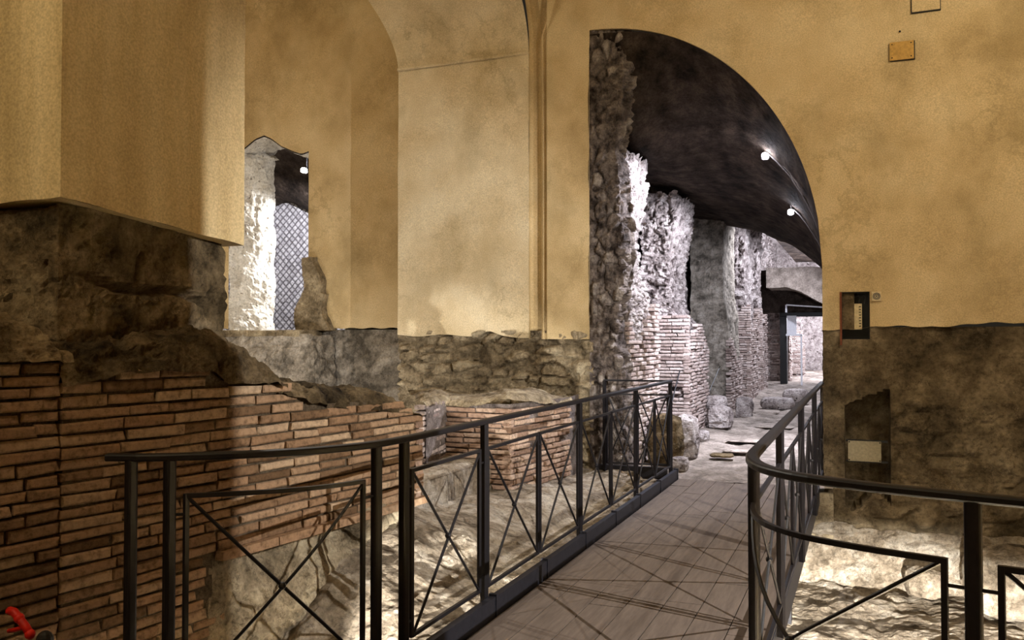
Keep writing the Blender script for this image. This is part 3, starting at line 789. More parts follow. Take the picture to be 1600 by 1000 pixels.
# block of masonry at the foot of the broken opening and its sill
def place(name, label, cat, lo, hi, res, disp, mat, warp=None, group=None, skip=()):
    V, Fc, T = rbox(lo, hi, res, disp, warp, skip=skip); c = np.array(((lo[0] + hi[0]) / 2, (lo[1] + hi[1]) / 2, lo[2]))
    o = link(name, V - c, Fc, mat, None, T); o.location = c
    return tag(o, label, cat, group)
def slopetop(x0, x1, zfun, z1):
    def w(P):
        P = P.copy(); k = np.clip((P[:, 2] - .3) / (z1 - .3), 0, 1); P[:, 2] += (zfun(P[:, 0]) - z1) * k; return P
    return w
place('masonry_block', 'grey-white worn masonry block below the broken opening, left of the rubble course', 'masonry', (-9.3, 9.78, -.1), (-6.80, 10.28, 1.55), .025,
      d_masonry(.03, (.3, .3, .2), 33, .04, .0), MASONG, lambda P: np.stack([P[:, 0] + .10 * (1.6 - P[:, 2]) * sst(P[:, 0], -7.3, -6.8), P[:, 1] - .12 * (1.54 - P[:, 2]), P[:, 2]], 1))
place('sill_stone', 'ragged pale sill slab lying in the broken opening', 'stone', (-9.2, 9.75, 1.54), (-7.0, 10.9, 1.62), .025,
      d_rock(.02, 4, 14, .006), MASON)
place('jamb_stone', 'upright tan stone fragment standing right of the broken opening', 'stone', (-7.26, 10.14, 1.62), (-6.93, 10.34, 2.64), .02,
      d_rock(.02, 4, 24, .008), MASON, lambda P: np.stack([P[:, 0] + .22 * (1 - np.clip((P[:, 2] - 1.6) / .6, 0, 1)) * sst(P[:, 0], -7.15, -6.93) - .12 * (1 - sst(P[:, 2], 1.6, 2.15)) + .05 * np.sin(P[:, 2] * 9) - (P[:, 0] + 7.1) * .35 * sst(P[:, 2], 2.35, 2.64) - .05 * ((P[:, 2] > 2.12) & (P[:, 0] > -7.08)), P[:, 1], P[:, 2]], 1))

# =================================================================== CORRIDOR PIERS
def pier(name, label, y0, y1, xf, z_face, prof, brick_top, seed, mat=CORR, front=True, res=.028, bm=BRICKC, camface=True, pits=.06, xb=-3.2, A=.05, ztop=5.3):
    """rough rubble body; brick casing on the lower part; prof(z) = how far the face has fallen back"""
    t = thing(name, (xf, y0, 0), label, 'masonry pier', 'ruined piers along the corridor')
    def warp(P):
        P = P.copy(); k = sst(P[:, 0], xb + .1, xf); P[:, 0] -= prof(P[:, 2]) * k
        ky = sst(P[:, 1], (y0 + y1) / 2, y1); P[:, 1] -= prof(P[:, 2]) * .8 * ky
        return P
    sz_ = max(1, res / .024); V, Fc, T = rbox((xb, y0 + .055, -.05), (xf - .06, y1 - .05, ztop), res, d_masonry(A, (.13 * sz_, .13 * sz_, .075 * sz_), seed, .05, pits), warp, skip=((2, 0), (2, 1), (0, 0)))
    link('rubble_core', V, Fc, mat, t, T)
    mb = MB()
    fm = lambda u, n: (xf + n - float(prof(np.array([brick_top])))*0, y0 + u)
    bricks(mb, fm, y1 - y0, lambda u: .02, lambda u: brick_top + .25 * math.sin(u * 3 + seed), seed=seed, h=.042, l0=.14, l1=.26, prot=.02, miss=.07, worn=1)
    if mb.v: mb.build('side_brickwork', bm, t)
    if camface:
        mb = MB(); L = xf - xb
        bricks(mb, lambda u, n: (xb + u, y0 - n), L - .005, lambda u: .05, lambda u: brick_top + .25 + .1 * math.sin(u * 6 + seed), seed=seed + 1, h=.042, l0=.16, l1=.28, miss=.03, prot=.01)
        mb.build('front_brickwork', bm, t)
    return t
pr1 = lambda z: np.interp(z, [0, 1.6, 2.0, 2.3, 2.8, 3.3, 5], [0, .0, .06, .16, .20, .10, .05])
p1 = pier('jamb_pier', 'tall ragged masonry jamb pier at the left side of the arch, nearest pier', YF + .25, 11.3, -2.47, 0, pr1, 1.75, 3, camface=False, A=.04, ztop=3.78, res=.02)
# ragged front of the jamb (faces the hall)
def jf(U, Vv):
    x = XL + .0 + (U * (.40 + .04 * np.sin(Vv * 3.1)))
    return np.stack([x, YF + .02 + .10 * U ** 2 + .18 * sst(U, .82, 1.0), Vv], 1)
V, Fc, T = sheet(np.linspace(0, 1, 30), np.arange(-.3, 5.0, .02), jf, lambda p: (lambda m_c: (.05 * (m_c[0] - .5) * (.5 + m_c[1]) + .07 * fbm(p, 2.5, 5, 3) + .06 * ridge(p * np.array((1, 1, .55)), 5, 5, 1), np.clip(.3 + .5 * m_c[0] * m_c[1] + .3 * fbm(p, 5, 3, 3), 0, 1)))(stones(p, (.12, .12, .16), 77)), fade=lambda p: sst(p[:, 0], XL - .01, XL + .07))
link('ragged_front', V, Fc, RAGGED, p1, T)
pr2 = lambda z: np.interp(z, [0, 1.4, 1.75, 2.0, 2.6, 3.4, 5], [0, 0, .12, .26, .28, .16, .1])
pier('brick_pier', 'second brick pier from the arch, floodlit side and shaded brick front', 13.25, 15.0, -2.45, 0, pr2, 1.55, 5, ztop=3.75, A=.04, res=.022)
pr3 = lambda z: np.interp(z, [0, 1.9, 2.4, 3, 5], [0, 0, .08, .1, .05])
pier('brick_pier', 'third pier from the arch, with a smooth grey rendered upper front', 17.4, 19.2, -2.42, 0, pr3, 1.3, 7, res=.04, mat=MASONG, A=.015, pits=.02, bm=BRICKC, camface=False)
pier('brick_pier', 'fourth pier from the arch, small and pitted with a brick front', 20.7, 22.6, -2.42, 0, pr3, 2.0, 9, res=.05)
pier('brick_pier', 'fifth pier from the arch, narrow and just left of the stone bridge', 24.0, 25.3, -2.5, 0, pr3, 2.0, 11, res=.05)
pier('brick_pier', 'sixth pier, seen under the stone bridge in the far doorway', 29.0, 30.2, -2.2, 0, pr3, 1.6, 13, res=.06, ztop=3.7)
pier('brick_pier', 'seventh pier, farthest and palest in the doorway', 32.4, 33.6, -2.0, 0, pr3, 1.6, 15, res=.06, ztop=3.7)
# rendered walls between piers, partly closing the niches
def niche_wall(y, x0, x1, z1, seed, label, mat=FLOORM):
    V, Fc, T = rbox((x0, y, -.05), (x1, y + .3, z1), .035, d_rock(.02, 2.5, seed), skip=((2, 0),)); c = np.array((x0, y, 0))
    o = link('niche_block', V - c, Fc, mat, None, T); o.location = c; return tag(o, label, 'masonry', 'low masonry blocks in the corridor niches')

# boulders along the corridor foot
def boulder(px, py, z, r, seed, label, mat=CORR, group='loose boulders along the corridor wall', name='boulder', x=None):
    p = at(px, py, 'z', z) if x is None else at(px, py, 'x', x)
    if x is not None: z = p[2]
    rr = np.array(r)
    V, Fc, T = rbox(-rr, rr, max(.02, min(r) / 9), lambda q: (0 * q[:, 0], 0 * q[:, 0]), k=2)
    nrm = V / rr; ln = np.linalg.norm(nrm, axis=1, keepdims=True); S = nrm / ln
    mixs = S * rr * .55 + V * .45 * .85
    off_ = np.array((seed * 3.1, seed * 1.7, seed * .9)); q = mixs + off_
    d = .16 * min(r) * fbm(q, 1.6 / max(r) * .8, 4, seed) + .10 * min(r) * ridge(q, 2.4 / max(r), 3, seed) + .006 * fbm(q, 30, 2, seed)
    V = mixs + S * d[:, None]
    bz = V[:, 2].min()
    c = np.array((p[0], p[1], p[2])); o = link(name, V - np.array((0, 0, bz * .8)), Fc, mat, None, .5 + .5 * fbm(q, 5, 3, seed)); o.location = c
    return tag(o, label, 'boulder', group)
boulder(1072, 712, .03, (.16, .28, .30), 2, 'tall pale boulder at the foot of the jamb pier, right of the railing corner')
boulder(1040, 722, .03, (.22, .20, .34), 3, 'dark brown block behind the corner post of the left railing', DARKROCK)
boulder(1098, 690, .03, (.10, .14, .09), 4, 'small stone on the floor in front of the second pier')
boulder(1126, 668, .05, (.20, .24, .20), 5, 'boulder leaning in the niche right of the second pier')
boulder(1120, 638, .34, (.18, .2, .13), 9, 'boulder on top of the pile in the niche right of the second pier')
boulder(1134, 660, .04, (.14, .22, .13), 6, 'low boulder between the second and third piers')
boulder(1163, 652, .05, (.17, .22, .22), 7, 'squared pale block beside the third pier')
boulder(1215, 638, .08, (.36, .4, .13), 8, 'flat low step block near the far doorway')
boulder(1243, 628, .14, (.28, .35, .16), 12, 'rough block at the threshold of the far doorway')
boulder(1063, 735, .0, (.10, .14, .09), 10, 'small stone just right of the railing corner post')
boulder(1572, 955, -.82, (.36, .28, .30), 31, 'pale squared boulder in the floodlit pit at the right edge', GROUND, None)
boulder(1445, 930, -.84, (.18, .15, .14), 33, 'small pale rock in the floodlit pit, left of the thick railing post', GROUND, None)
# flagstones
def flag(px, py, r, seed, label, dark=False):
    o = boulder(px, py, .035, r, seed, label, mat=DARKROCK if dark else FLOORM, group='loose flagstones on the corridor floor', name='flagstone'); o['category'] = 'flagstone'; return o
flag(1128, 714, (.16, .14, .022), 21, 'dark loose flagstone in the middle of the corridor floor', True)
flag(1150, 706, (.20, .16, .02), 22, 'pale flagstone just beyond the dark one')
flag(1197, 646, (.30, .35, .035), 23, 'round flat flagstone near the fourth pier')
flag(1178, 655, (.28, .22, .025), 24, 'dark-edged flagstone before the fourth pier')
flag(1210, 668, (.35, .3, .02), 25, 'broad pale flagstone beside the right handrail')
flag(1165, 690, (.30, .22, .018), 26, 'thin wide flagstone in the centre of the corridor')

# thin leaning rods (rope stands) in the niches
for (pa, pb, lab) in (((1050, 628), (1064, 572), 'thin leaning metal rod in the niche before the second pier'), ((1108, 612), (1125, 572), 'thin leaning metal rod in the niche before the third pier')):
    a = at(*pa, 'x', -2.62); b = at(*pb, 'x', -2.60); mb = MB(); mb.sweep([(a[0], a[1], 0.0), a, b], .018, .018, 6); o = mb.build('metal_rod', STEEL); tag(o, lab, 'rod', 'thin rods leaning in the corridor niches')

# stone bridge arch across the corridor and the doorway under it
br = thing('stone_bridge', (-2.4, 25.5, 2.2), 'pale flat stone bridge arch crossing the far end of the corridor', 'bridge')
def bridge():
    xs = np.linspace(-2.55, -.36, 60); under_ = lambda x: 2.96 - .55 * sst(x, -2.2, -.7) ** 1.2
    ctop = 3.50
    k = np.array([0, 1, 2, 3.0]); vs = np.linspace(0, 3, 46)
    def fn(U, Vv):
        u0 = under_(U); z = np.where(Vv < 1, u0, np.where(Vv < 2, u0 + (ctop - u0) * (Vv - 1), ctop)); y = np.where(Vv < 1, 27.2 - 1.7 * Vv, np.where(Vv < 2, 25.5, 25.5 + (Vv - 2) * 1.7))
        return np.stack([U, y, z], 1)
    return sheet(xs, vs, fn, d_rock(.03, 2, 6))
V, Fc, T = bridge(); link('arch_body', V, Fc, FLOORM, br, T)
mb = MB(); xs = np.linspace(-2.5, -.36, 24)
door = thing('far_doorway', (-2.3, 27.6, 0), 'dark framed doorway under the stone bridge, opening on a bright passage', 'doorway')
mb = MB(); mb.box((-2.36, 27.5, 2.18), (-.36, 27.8, 2.30)); mb.box((-2.36, 27.5, 0), (-2.16, 27.8, 2.2)); mb.build('frame', BLACK, door)
mb = MB(); mb.box((-3.3, 27.55, 2.3), (-.36, 27.75, 3.6)); mb.build('lintel_wall', VAULT, door)
mb = MB(); mb.sweep([(-2.1, 26.6, 2.5), (-1.1, 26.6, 2.42)], .04, .04, 4); mb.sweep([(-2.1, 26.6, 2.5), (-2.1, 26.6, 2.28)], .04, .04, 4); o = mb.build('metal_angle', WHITEP); tag(o, 'thin white metal angle under the stone bridge', 'metal strip')
sg = thing('notice_board', (-2.0, 27.2, 1.0), 'small white notice board on a post in the far doorway', 'sign')
mb = MB(); mb.box((-2.13, 27.2, 1.66), (-1.86, 27.23, 2.2)); mb.build('board', WHITEP, sg)
mb = MB(); mb.box((-2.16, 27.18, 1.60), (-1.70, 27.24, 1.66)); mb.box((-1.75, 27.18, .1), (-1.70, 27.22, 1.62)); mb.build('post', WHITEP, sg)
# upper band of lit wall over the bridge, dark second vault
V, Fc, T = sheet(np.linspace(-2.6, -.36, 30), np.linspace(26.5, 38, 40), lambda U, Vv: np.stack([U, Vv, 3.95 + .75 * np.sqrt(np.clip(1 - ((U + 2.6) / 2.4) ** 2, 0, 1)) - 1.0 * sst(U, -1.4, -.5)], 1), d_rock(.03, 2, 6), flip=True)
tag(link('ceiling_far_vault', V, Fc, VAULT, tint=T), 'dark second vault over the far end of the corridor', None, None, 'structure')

# =================================================================== LAMPS IN THE CORRIDOR VAULT
def ray_vault(px, py):
    r = ray(px, py)
    for d in np.arange(8.9, 19, .01):
        p = CAM + r * d
        if p[1] > YF + .05 and p[2] > float(vz(p[0], p[1])) - .11: return p
    return p
STREAK = []
LP = [ray_vault(1195, 243), ray_vault(1235, 331)]
for k, (p, lab) in enumerate(zip(LP, ('bright white spotlight on the dark vault, nearer the arch edge', 'smaller-looking white spotlight on the dark vault, lower and farther'))):
    t = thing('vault_spotlight', tuple(p), lab, 'spotlight', 'spotlights on the corridor vault')
    mb = MB(); mb.ball(p, .036, 20, 14); mb.build('lens', LAMPM, t, True)
    mb = MB(); mb.sweep([p + (0.0, .05, .0), p + (.0, .14, .02)], .085, .085, 12); mb.sweep([p + (0, .1, 0), p + (0.0, .1, .12)], .02, .02, 6); mb.build('housing', WIRE, t)
    # added tube standing in for the lamp's light streak down the vault
    pts = []
    for s in np.linspace(0, 1, 26):
        x = p[0] + .03 + (XR - .03 - p[0]) * s; y = p[1] + .06 + .12 * s; pts.append((x, y, float(vz(x, y)) - .035))
    STREAK.append((np.array(pts[1]) + (-.02, .06, -.03), np.array(pts[14]) + (.02, .03, .02)))
    mb = MB(); mb.sweep(pts, .022, .02, 8); o = mb.build('streak_tube', WIRE, None, True)
    tag(o, 'added tube shaped like the light streak down the vault from the ' + ('nearer' if k == 0 else 'farther') + ' spotlight', 'streak tube', 'added streak tubes on the vault')

# =================================================================== WALKWAY
wk = thing('walkway', (-1.15, 2.7, 0), 'grey-brown boarded walkway leading through the arch between black railings', 'walkway')
mb = MB(); R = random.Random(9); nb = 7; X0, X1 = -1.858, -.462; bw = (X1 - X0) / nb
for i in range(nb):
    y = 2.72 - R.uniform(0, 1)
    while y < 9.38:
        l = R.uniform(2.6, 3.8); y1 = min(y + l, 9.40)
        mb.box((X0 + i * bw + .003, max(y, 2.72) + .003, -.03), (X0 + (i + 1) * bw - .003, y1 - .003, R.uniform(-.0015, .0015))); y = y1
mb.build('boards', DECK, wk)
mb = MB(); y = 2.74
while y < 9.35:
    y1 = min(y + .825, 9.36); mb.box((-1.90, y + .004, -.16), (-1.862, y1 - .004, .105)); mb.box((-1.903, y1 - .012, -.16), (-1.857, y1 + .012, .118)) ; y = y1
mb.build('left_kerb', KERBM, wk)
mb = MB(); mb.box((-.458, 2.75, -.16), (-.428, 9.36, .02)); mb.build('right_edge_beam', KERBM, wk)
for y in np.arange(3, 9.3, 1.0): mb = MB(); mb.box((-1.86, y, -.15), (-.46, y + .08, -.032)); mb.build('joist', STEEL, wk)
for x in (-1.6, -.7):
    for y in (5.0, 8.0): mb = MB(); mb.box((x, y - .1, -1.0), (x + .1, y, -.16)); mb.build('support_post', STEEL, wk)
pf_ = thing('viewing_platform', (-.8, 1.0, 0), 'boarded viewing platform under the viewer behind the curved railings', 'platform')
mb = MB(); mb.box((-3.0, -3.9, -.04), (4.5, 2.38, -.002)); mb.box((-2.1, 2.38, -.04), (-.3, 2.7, -.002)); mb.build('deck', DECK, pf_)
mb = MB(); mb.box((-.3, 2.40, -.36), (4.5, 2.46, 0.0)); mb.box((-3.0, 2.4, -.2), (-2.1, 2.46, 0)); mb.build('edge_beam', KERBM, pf_)
for x in (-2.7, -1, 1, 3): mb = MB(); mb.box((x, .8, -1.2), (x + .1, .9, -.04)); mb.build('support_post', STEEL, pf_)
wk['label'] = wk['label']
# thin dark sheet in the gap at the end of the left railing
place('dark_sheet', 'thin dark sheet across the gap at the railing corner by the arch', 'steel plate', (-2.75, 9.30, -.25), (-1.97, 9.36, .12), .2, lambda p: (p[:, 0] * 0, p[:, 0] * 0 + .5), STEEL)

# =================================================================== RAILINGS
def catmull(pts, n=10):
    P = [np.array(p, float) for p in pts]; P = [2 * P[0] - P[1]] + P + [2 * P[-1] - P[-2]]; out = []
    for i in range(1, len(P) - 2):
        for t in np.linspace(0, 1, n, endpoint=False):
            a, b, c, d = P[i - 1:i + 3]; out.append(.5 * ((2 * b) + (-a + c) * t + (2 * a - 5 * b + 4 * c - d) * t * t + (-a + 3 * b - 3 * c + d) * t ** 3))
    out.append(P[-2]); return out
class Path:
    def __init__(s, pts):
        s.P = np.array(pts); s.k = np.concatenate([[0], np.cumsum(np.linalg.norm(np.diff(s.P, axis=0), axis=1))]); s.L = s.k[-1]
    def __call__(s, t): return np.array((np.interp(t, s.k, s.P[:, 0]), np.interp(t, s.k, s.P[:, 1])))
    def px(s, px):      # arc length where the path crosses the sight line of a photo column
        r = ray(px, 530); c = s.P[:, 0] * r[1] - s.P[:, 1] * r[0]; i = np.where(np.sign(c[:-1]) != np.sign(c[1:]))[0]
        i = i[0]; t = c[i] / (c[i] - c[i + 1]); return s.k[i] + (s.k[i + 1] - s.k[i]) * t
def p3(q, z): return (q[0], q[1], z)
HR = 1.05
def railing(name, label, path, posts, panels, base=0.0, hw=.05, hh=.03, zt=.90, zb=.15, thin=.017, group=None, ends=(0, None)):
    t = thing(name, (*path(path.L / 2), 0), label, 'railing', group)
    L1 = path.L if ends[1] is None else ends[1]
    n = max(2, int((L1 - ends[0]) / .06)); mb = MB(); mb.sweep([p3(path(s), HR) for s in np.linspace(ends[0], L1, n)], hw, hh, 12); mb.build('handrail', STEEL, t, False)
    for (s, w) in posts:
        q = path(s); mb = MB(); mb.sweep([p3(q, base), p3(q, HR - hh * .3)], w, w, 12 if w > .035 else 4); mb.build('post', STEEL, t)
    for (a, b, stubs) in panels:
        m = max(2, int((b - a) / .06) + 1); ss = np.linspace(a, b, m); mb = MB()
        mb.sweep([p3(path(s), zt) for s in ss], thin, thin, 4); mb.sweep([p3(path(s), zb) for s in ss], thin, thin, 4)
        mb.sweep([p3(path(a), zb - .008), p3(path(a), zt + .008)], thin, thin, 4); mb.sweep([p3(path(b), zb - .008), p3(path(b), zt + .008)], thin, thin, 4)
        for (s0, s1) in stubs:
            for z in (zt - .07, zb + .07): mb.sweep([p3(path(s0), z), p3(path(s1), z)], .012, .012, 6)
        f = mb.build('panel_frame', STEEL, t)
        mb = MB(); mb.sweep([p3(path(s), zt + (zb - zt) * (s - a) / (b - a)) for s in ss], thin * .85, thin * .85, 6)
        mb.sweep([p3(path(s) + np.array((.001, .012)) * 1, zb + (zt - zb) * (s - a) / (b - a)) for s in ss], thin * .85, thin * .85, 6)
        c = p3(path((a + b) / 2), (zt + zb) / 2); mb.ball(c, .016, 8, 6)
        b_ = mb.build('cross_brace', STEEL); b_.parent = f
    return t
LP_ = Path(catmull([(-2.68, 2.52), (-2.48, 2.60), (-2.16, 2.86), (-2.0, 3.10), (-1.93, 3.4), (-1.925, 4.0), (-1.925, 5.5), (-1.925, 7.5), (-1.925, 9.30)], 14))
g = LP_.px
posts = [(g(207), .042), (g(267), .042), (g(589), .042), (g(632), .042)]
panels = [(g(293), g(568), [(g(268), g(293)), (g(568), g(589))]), (g(644), g(749), [(g(632), g(644)), (g(749), g(757))])]
pp = [g(757), g(905), g(993), LP_.L - .01]
for i, s in enumerate(pp): posts.append((s, .032))
for a, b in zip(pp[:-1], pp[1:]):
    mid = (a + b) / 2; panels += [(a + .04, mid - .02, [(a, a + .04), (mid - .02, mid + .02)]), (mid + .02, b - .04, [(b - .04, b)])]
railing('left_railing', 'black iron railing with crossed panels along the left side of the walkway', LP_, posts, panels, base=-.02)
bpy.data.objects['left_railing'].name = 'iron_railing'
CP = Path(catmull([(-1.925, 9.34), (-2.3, 9.30), (-2.66, 9.28)], 10))
railing('iron_railing', 'short black return railing at the left corner in the mouth of the arch', CP, [(CP.L - .01, .03)], [(.04, CP.L * .5 - .01, []), (CP.L * .5 + .01, CP.L - .04, [])], base=.0, hh=.02, hw=.03)
RP_ = Path(catmull([(-.405, 9.62), (-.405, 8), (-.405, 6), (-.405, 4.4), (-.405, 3.75), (-.395, 3.40), (-.33, 3.16), (-.20, 3.0), (-.04, 2.91), (.09, 2.86), (.41, 2.77), (.8, 2.72), (1.3, 2.70), (1.8, 2.69)], 14))
h = lambda px: RP_.px(px)
def rpy(y):      # arc length at depth y on the straight part
    return 9.62 - y
s1518 = RP_.k[np.argmin(np.abs(RP_.P[:, 0] - .283))]; s1470 = RP_.k[np.argmin(np.abs(RP_.P[:, 0] - .207))]
pp = [rpy(9.58), rpy(8.0), rpy(6.3), rpy(4.68)]; c_ = rpy(3.52)
posts = [(s, .032) for s in pp] + [(c_, .042), (s1518, .045), (s1518 + 1.0, .045)]
panels = []
for a, b in zip(pp[:-1], pp[1:]):
    mid = (a + b) / 2; panels += [(a + .04, mid - .02, [(a, a + .04), (mid - .02, mid + .02)]), (mid + .02, b - .04, [(b - .04, b)])]
panels += [(pp[-1] + .04, c_ - .06, [(pp[-1], pp[-1] + .04), (c_ - .06, c_)]), (c_ + .03, s1470, [(s1470, s1518)]), (s1518 + .07, s1518 + .93, [(s1518, s1518 + .07)])]
railing('iron_railing', 'black iron railing on the right, curving round in front of the lit pit', RP_, posts, panels, base=-.02, zt=.86)

# =================================================================== SMALL WALL FITTINGS
eb = thing('electrical_box', (-.08, YF + .14, 1.5), 'cream electrical unit in the dark rectangular niche right of the arch', 'electrical box')
a = at(1327, 475, 'y', YF + .1); b = at(1347, 515, 'y', YF + .1)
mb = MB(); mb.box((a[0], YF + .06, b[2]), (b[0], YF + .15, a[2])); mb.build('cover', BOXM, eb)
mb = MB()
for i in range(8): z = b[2] + .03 + i * .028; mb.box((b[0] - .028, YF + .056, z), (b[0] - .008, YF + .062, z + .008))
mb.build('terminal_strip', BLACK, eb)
mb = MB(); mb.box((nx0 + .004, YF + .152, 1.505), (nx1 - .004, YF + .158, nz1 - .004))
for q_ in (((nx0 + .002, YF + .012, 1.502), (nx0 + .008, YF + .156, nz1 - .002)), ((nx1 - .008, YF + .012, 1.502), (nx1 - .002, YF + .156, nz1 - .002)), ((nx0 + .002, YF + .012, nz1 - .008), (nx1 - .002, YF + .156, nz1 - .002)), ((nx0 + .002, YF + .012, 1.50), (nx1 - .002, YF + .156, 1.508))): mb.box(*q_)
mb.build('shade_liner', BLACK, eb)  # black lining added so the niche looks deep in shade
mb = MB()
for i in range(3):
    x = -.16 + .05 * i; mb.sweep(catmull([(x, YF + .14, nz1 - .01), (x + .02, YF + .09, nz1 - .05), (x + .07, YF + .08, nz1 - .04), (x + .06, YF + .1, a[2])], 6), .008, .008, 6)
mb.build('cable', BLACK, eb)
mb = MB(); mb.box((nx0 - .012, YF - .012, 1.44), (nx0 + .006, YF + .02, nz1)); o = mb.build('niche_frame_strip', RUST, eb)
a = at(1362, 456, 'y', YF); b = at(1377, 470, 'y', YF); dv = thing('wall_sensor', ((a[0] + b[0]) / 2, YF, b[2]), 'small square cream device with round grille beside the electrical niche', 'sensor')
mb = MB(); mb.box((a[0], YF - .03, b[2]), (b[0], YF + .01, a[2])); mb.build('housing', BOXM, dv)
c = (a + b) / 2; mb = MB()
for r_ in (.032, .020): mb.sweep([(c[0] + r_ * math.cos(t), YF - .032, c[2] + r_ * math.sin(t)) for t in np.linspace(0, 2 * math.pi, 17)], .007, .007, 4, (0, 1, 0))
mb.ball((c[0], YF - .03, c[2]), .008); mb.build('grille', WIRE, dv)
# blank plate in lower niche
a = at(1325, 688, 'y', YF + .02); b = at(1377, 722, 'y', YF + .02); bp_ = thing('metal_plate', ((a[0] + b[0]) / 2, YF, b[2]), 'blank beige metal plate fixed across the dark lower niche', 'plate')
mb = MB(); mb.box((a[0], YF + .0, b[2]), (b[0], YF + .012, a[2])); mb.build('panel', PLATE, bp_)
mb = MB(); mb.box((a[0] - .02, YF + .012, a[2] - .01), (b[0] + .06, YF + .03, a[2] + .012)); mb.box((a[0] - .02, YF + .012, b[2] - .012), (b[0] + .06, YF + .03, b[2] + .01)); mb.build('support_bar', BLACK, bp_)
for x in (a[0] + .012, b[0] - .012):
    for z in (a[2] - .012, b[2] + .012): mb = MB(); mb.ball((x, YF - .002, z), .007, 8, 6); mb.build('screw', BLACK, bp_)
# junction cover high on the wall
a = at(1390, 68, 'y', YF - .01); b = at(1428, 94, 'y', YF - .01); b = np.array((b[0], b[1], at(1409, 94, 'y', YF - .01)[2])); jc = thing('junction_cover', ((a[0] + b[0]) / 2, YF, b[2]), 'ochre painted junction box cover with four screws high on the right wall', 'cover plate')
mb = MB(); mb.box((a[0], YF - .035, b[2]), (b[0], YF - .022, a[2])); mb.build('cover', BRASS, jc)
mb = MB(); mb.box((a[0] + .004, YF - .022, b[2] - .006), (b[0] + .01, YF + .01, a[2])); mb.build('back_box', BLACK, jc)
for x in (a[0] + .02, b[0] - .025):
    for z in (a[2] - .022, b[2] + .025): mb = MB(); mb.ball((x, YF - .035, z), .007, 8, 6); mb.build('screw', BLACK, jc)
a = at(1423, -20, 'y', YF - .01); b = at(1470, 16, 'y', YF - .01); hc = thing('access_hatch', ((a[0] + b[0]) / 2, YF, b[2]), 'plastered access hatch outlined by a dark gap at the top edge', 'hatch')
mb = MB(); mb.box((a[0] + .008, YF - .03, b[2] + .01), (b[0] - .008, YF + .01, a[2] + .1)); mb.build('lid', OCHRE, hc)
mb = MB(); mb.box((a[0], YF - .022, b[2]), (b[0], YF + .01, a[2] + .11)); mb.build('surround', BLACK, hc)
mb = MB(); p = at(1406, 49, 'y', YF - .02); mb.ball(p, .010, 8, 6); tag(mb.build('wall_plug', BLACK), 'tiny dark screw hole plug above the junction cover', 'wall plug')

# lower-left red clamp on a black lamp stand
q = at(30, 970, 'y', 1.95); st_ = thing('lamp_stand', (q[0] + .10, 1.95, 0), 'black stand with a red locking lever at the bottom left corner', 'stand')
mb = MB(); k = at(70, 993, 'y', 1.95); mb.sweep([(k[0], 1.95, 0), (k[0], 1.95, k[2] - .02)], .03, .03, 12); mb.ball((k[0], 1.95, k[2] - .015), (.026, .026, .03)); mb.sweep([(k[0] + .0, 1.95, k[2] - .05), (q[0] + .04, 1.95, k[2] - .02 - .03)], .02, .02, 6); mb.build('pole', BLACK, st_)
mb = MB()
A_ = [at(a_, b_, 'y', 1.95) for a_, b_ in ((14, 954), (22, 956), (30, 966), (40, 979), (47, 991), (44, 998))]
for w_, i in zip((.02, .03, .034, .036, .03), range(5)): pass
n0 = len(mb.v); mb.sweep([A_[0], A_[1], A_[2], A_[3], A_[4]], .026, .026, 8); mb.sweep([A_[3], at(24, 984, 'y', 1.95), at(13, 986, 'y', 1.95)], .012, .014, 6); mb.ball(A_[4], .016); mb.ball(A_[2], .016); mb.build('locking_lever', REDM, st_, True)

# =================================================================== LIGHT
def spot(name, loc, aim, power, col, size=60, blend=.3, rad=.05):
    l = bpy.data.lights.new(name, 'SPOT'); l.energy = power; l.color = col; l.spot_size = math.radians(size); l.spot_blend = blend; l.shadow_soft_size = rad
    o = bpy.data.objects.new(name, l); COL.objects.link(o); o.location = loc; o.rotation_euler = (Vector(aim) - Vector(loc)).to_track_quat('-Z', 'Y').to_euler(); return o
def point(name, loc, power, col, rad=.1):
    l = bpy.data.lights.new(name, 'POINT'); l.energy = power; l.color = col; l.shadow_soft_size = rad
    o = bpy.data.objects.new(name, l); COL.objects.link(o); o.location = loc; return o
COOL = (.84, .86, 1); NEUT = (1, .94, .86); WARM = (1, .83, .56)
# hall lamps, added fill lights and a light blocker
hp = MB(); hp.box((1.1, 2.95, -1.2), (1.7, 3.749, 7)); hp.build('unseen_light_blocker', OCHRE); tag(bpy.data.objects['unseen_light_blocker'], kind='structure')  # unseen column added to cut the edge of the side floodlight
spot('hall_lamp_right', (2.6, 4.9, 5.6), (.6, 9.4, 3.2), 520, WARM, 128, 1, .25)
point('hall_lamp_rear', (-2.3, -.8, 5.6), 240, WARM, .35)
spot('pillar_fill_spot', (-4.3, -1.6, 4.6), (-4.0, 2.86, 3.0), 170, WARM, 50, .6, .1)  # added fill to brighten the pillar's left face
point('left_fill_lamp', (-7.0, 6.6, 5.6), 90, WARM, .4)  # added fill for the shadowed walls at far left
spot('side_floodlight', (3.0, 3.74, 2.85), (-3.6, 7.0, .2), 1700, (1, .96, .92), 72, .6, .012)
spot('high_spot_left', (-4.4, 5.3, 4.3), (-1.6, 5.6, 0), 330, NEUT, 82, .5, .02)
spot('back_reveal_spot', (-7.45, 11.5, 3.2), (-8.5, 10.5, 2.2), 420, (1, 1, 1), 120, .5, .03)
point('low_wash_lamp', (-6.0, 8.3, .75), 70, NEUT, .02)
spot('back_floor_spot', (-7.3, 7.4, .9), (-8.0, 10.3, 1.5), 70, NEUT, 80, .7, .04)
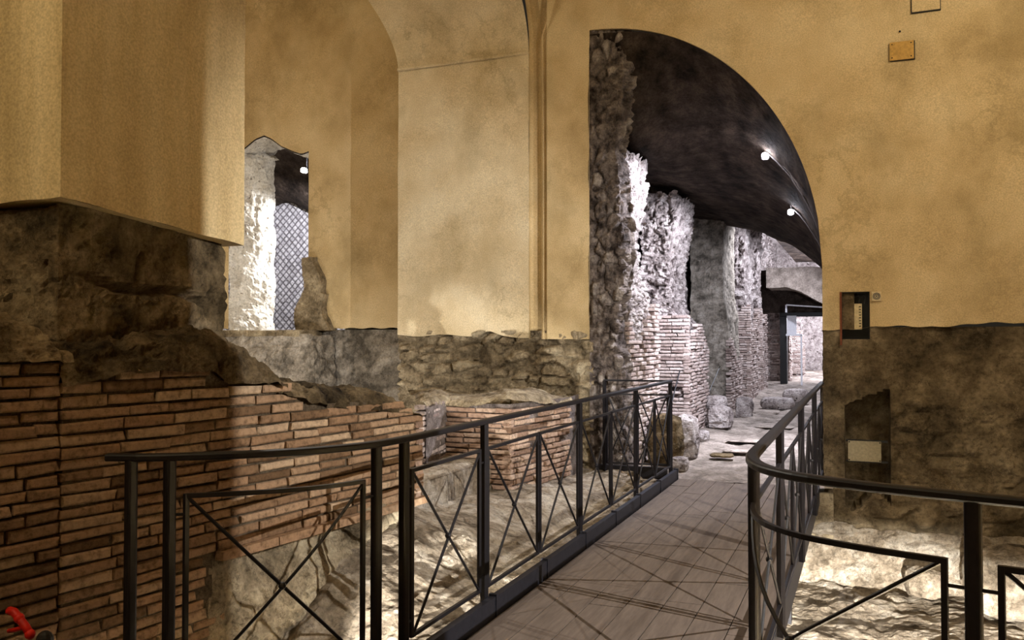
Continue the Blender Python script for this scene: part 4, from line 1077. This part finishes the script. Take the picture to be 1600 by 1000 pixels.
# floodlights down in the pit
spot('pit_floodlight_right', (.35, 2.25, -.357), (.9, 9.4, -.9), 10500, (1, .96, .90), 110, .3, .006)
spot('pit_floodlight_left', (-1.80, 3.3, -.42), (-2.65, 5.3, -.62), 1000, (1, .97, .92), 54, .25, .02)
spot('pit_floodlight_mid', (-2.0, 4.9, .0), (-2.6, 6.8, .1), 14, (1, .93, .8), 90, .6, .03)
# corridor
for k, p in enumerate(LP):
    d = np.array((-.10, -.03, -.07))
    spot('corridor_spot', tuple(p + d), tuple(p + d + np.array((-1.5, (.1, 1.0)[k], -1.9))), (850, 950)[k], COOL, 128, .4, .02)
    spot('corridor_spill', tuple(STREAK[k][0]), tuple(STREAK[k][1]), 60, COOL, 60, .8, .01)  # extra spot added to emulate the lamp's streak on the vault
for y, pw in ((19.6, 700), (23.2, 500)):
    spot('corridor_spot', (-1.1, y, 3.9), (-2.5, y + .3, 1.5), pw, COOL, 150, .5, .04)
spot('bridge_fill_spot', (-.8, 21.0, 2.6), (-1.5, 25.5, 3.4), 260, COOL, 50, .6, .04)  # added fill to brighten the front of the bridge
for y in (30.5, 35): point('corridor_lamp_far', (-1.1, y, 2.6), 900, COOL, .04)
# room behind the broken opening
q = at(474, 266, 'y', 11.9)
t = thing('vault_spotlight', tuple(q), 'white spotlight on the ceiling seen through the broken opening at left', 'spotlight')
mb = MB(); mb.ball(q, .045, 12, 8); mb.build('lens', LAMPM, t, True)
mb = MB(); mb.sweep([q + (0, .05, 0), q + (0, .13, .03)], .09, .09, 12); mb.sweep([q + (0, .1, 0), q + (0, .1, .5)], .02, .02, 6); mb.build('housing', WIRE, t)
spot('back_room_lamp', tuple(q + np.array((-.12, -.10, -.12))), (-9.6, 12.6, 1.6), 900, (.95, .95, 1), 150, .4, .03)

w = bpy.data.worlds.new('world'); bpy.context.scene.world = w; w.use_nodes = True
w.node_tree.nodes['Background'].inputs[0].default_value = (.9, .75, .55, 1); w.node_tree.nodes['Background'].inputs[1].default_value = .02
sc = bpy.context.scene
sc.view_settings.view_transform = 'Standard'; sc.view_settings.look = 'None'; sc.view_settings.gamma = 1; sc.view_settings.use_curve_mapping = False
sc.view_settings.exposure = 0
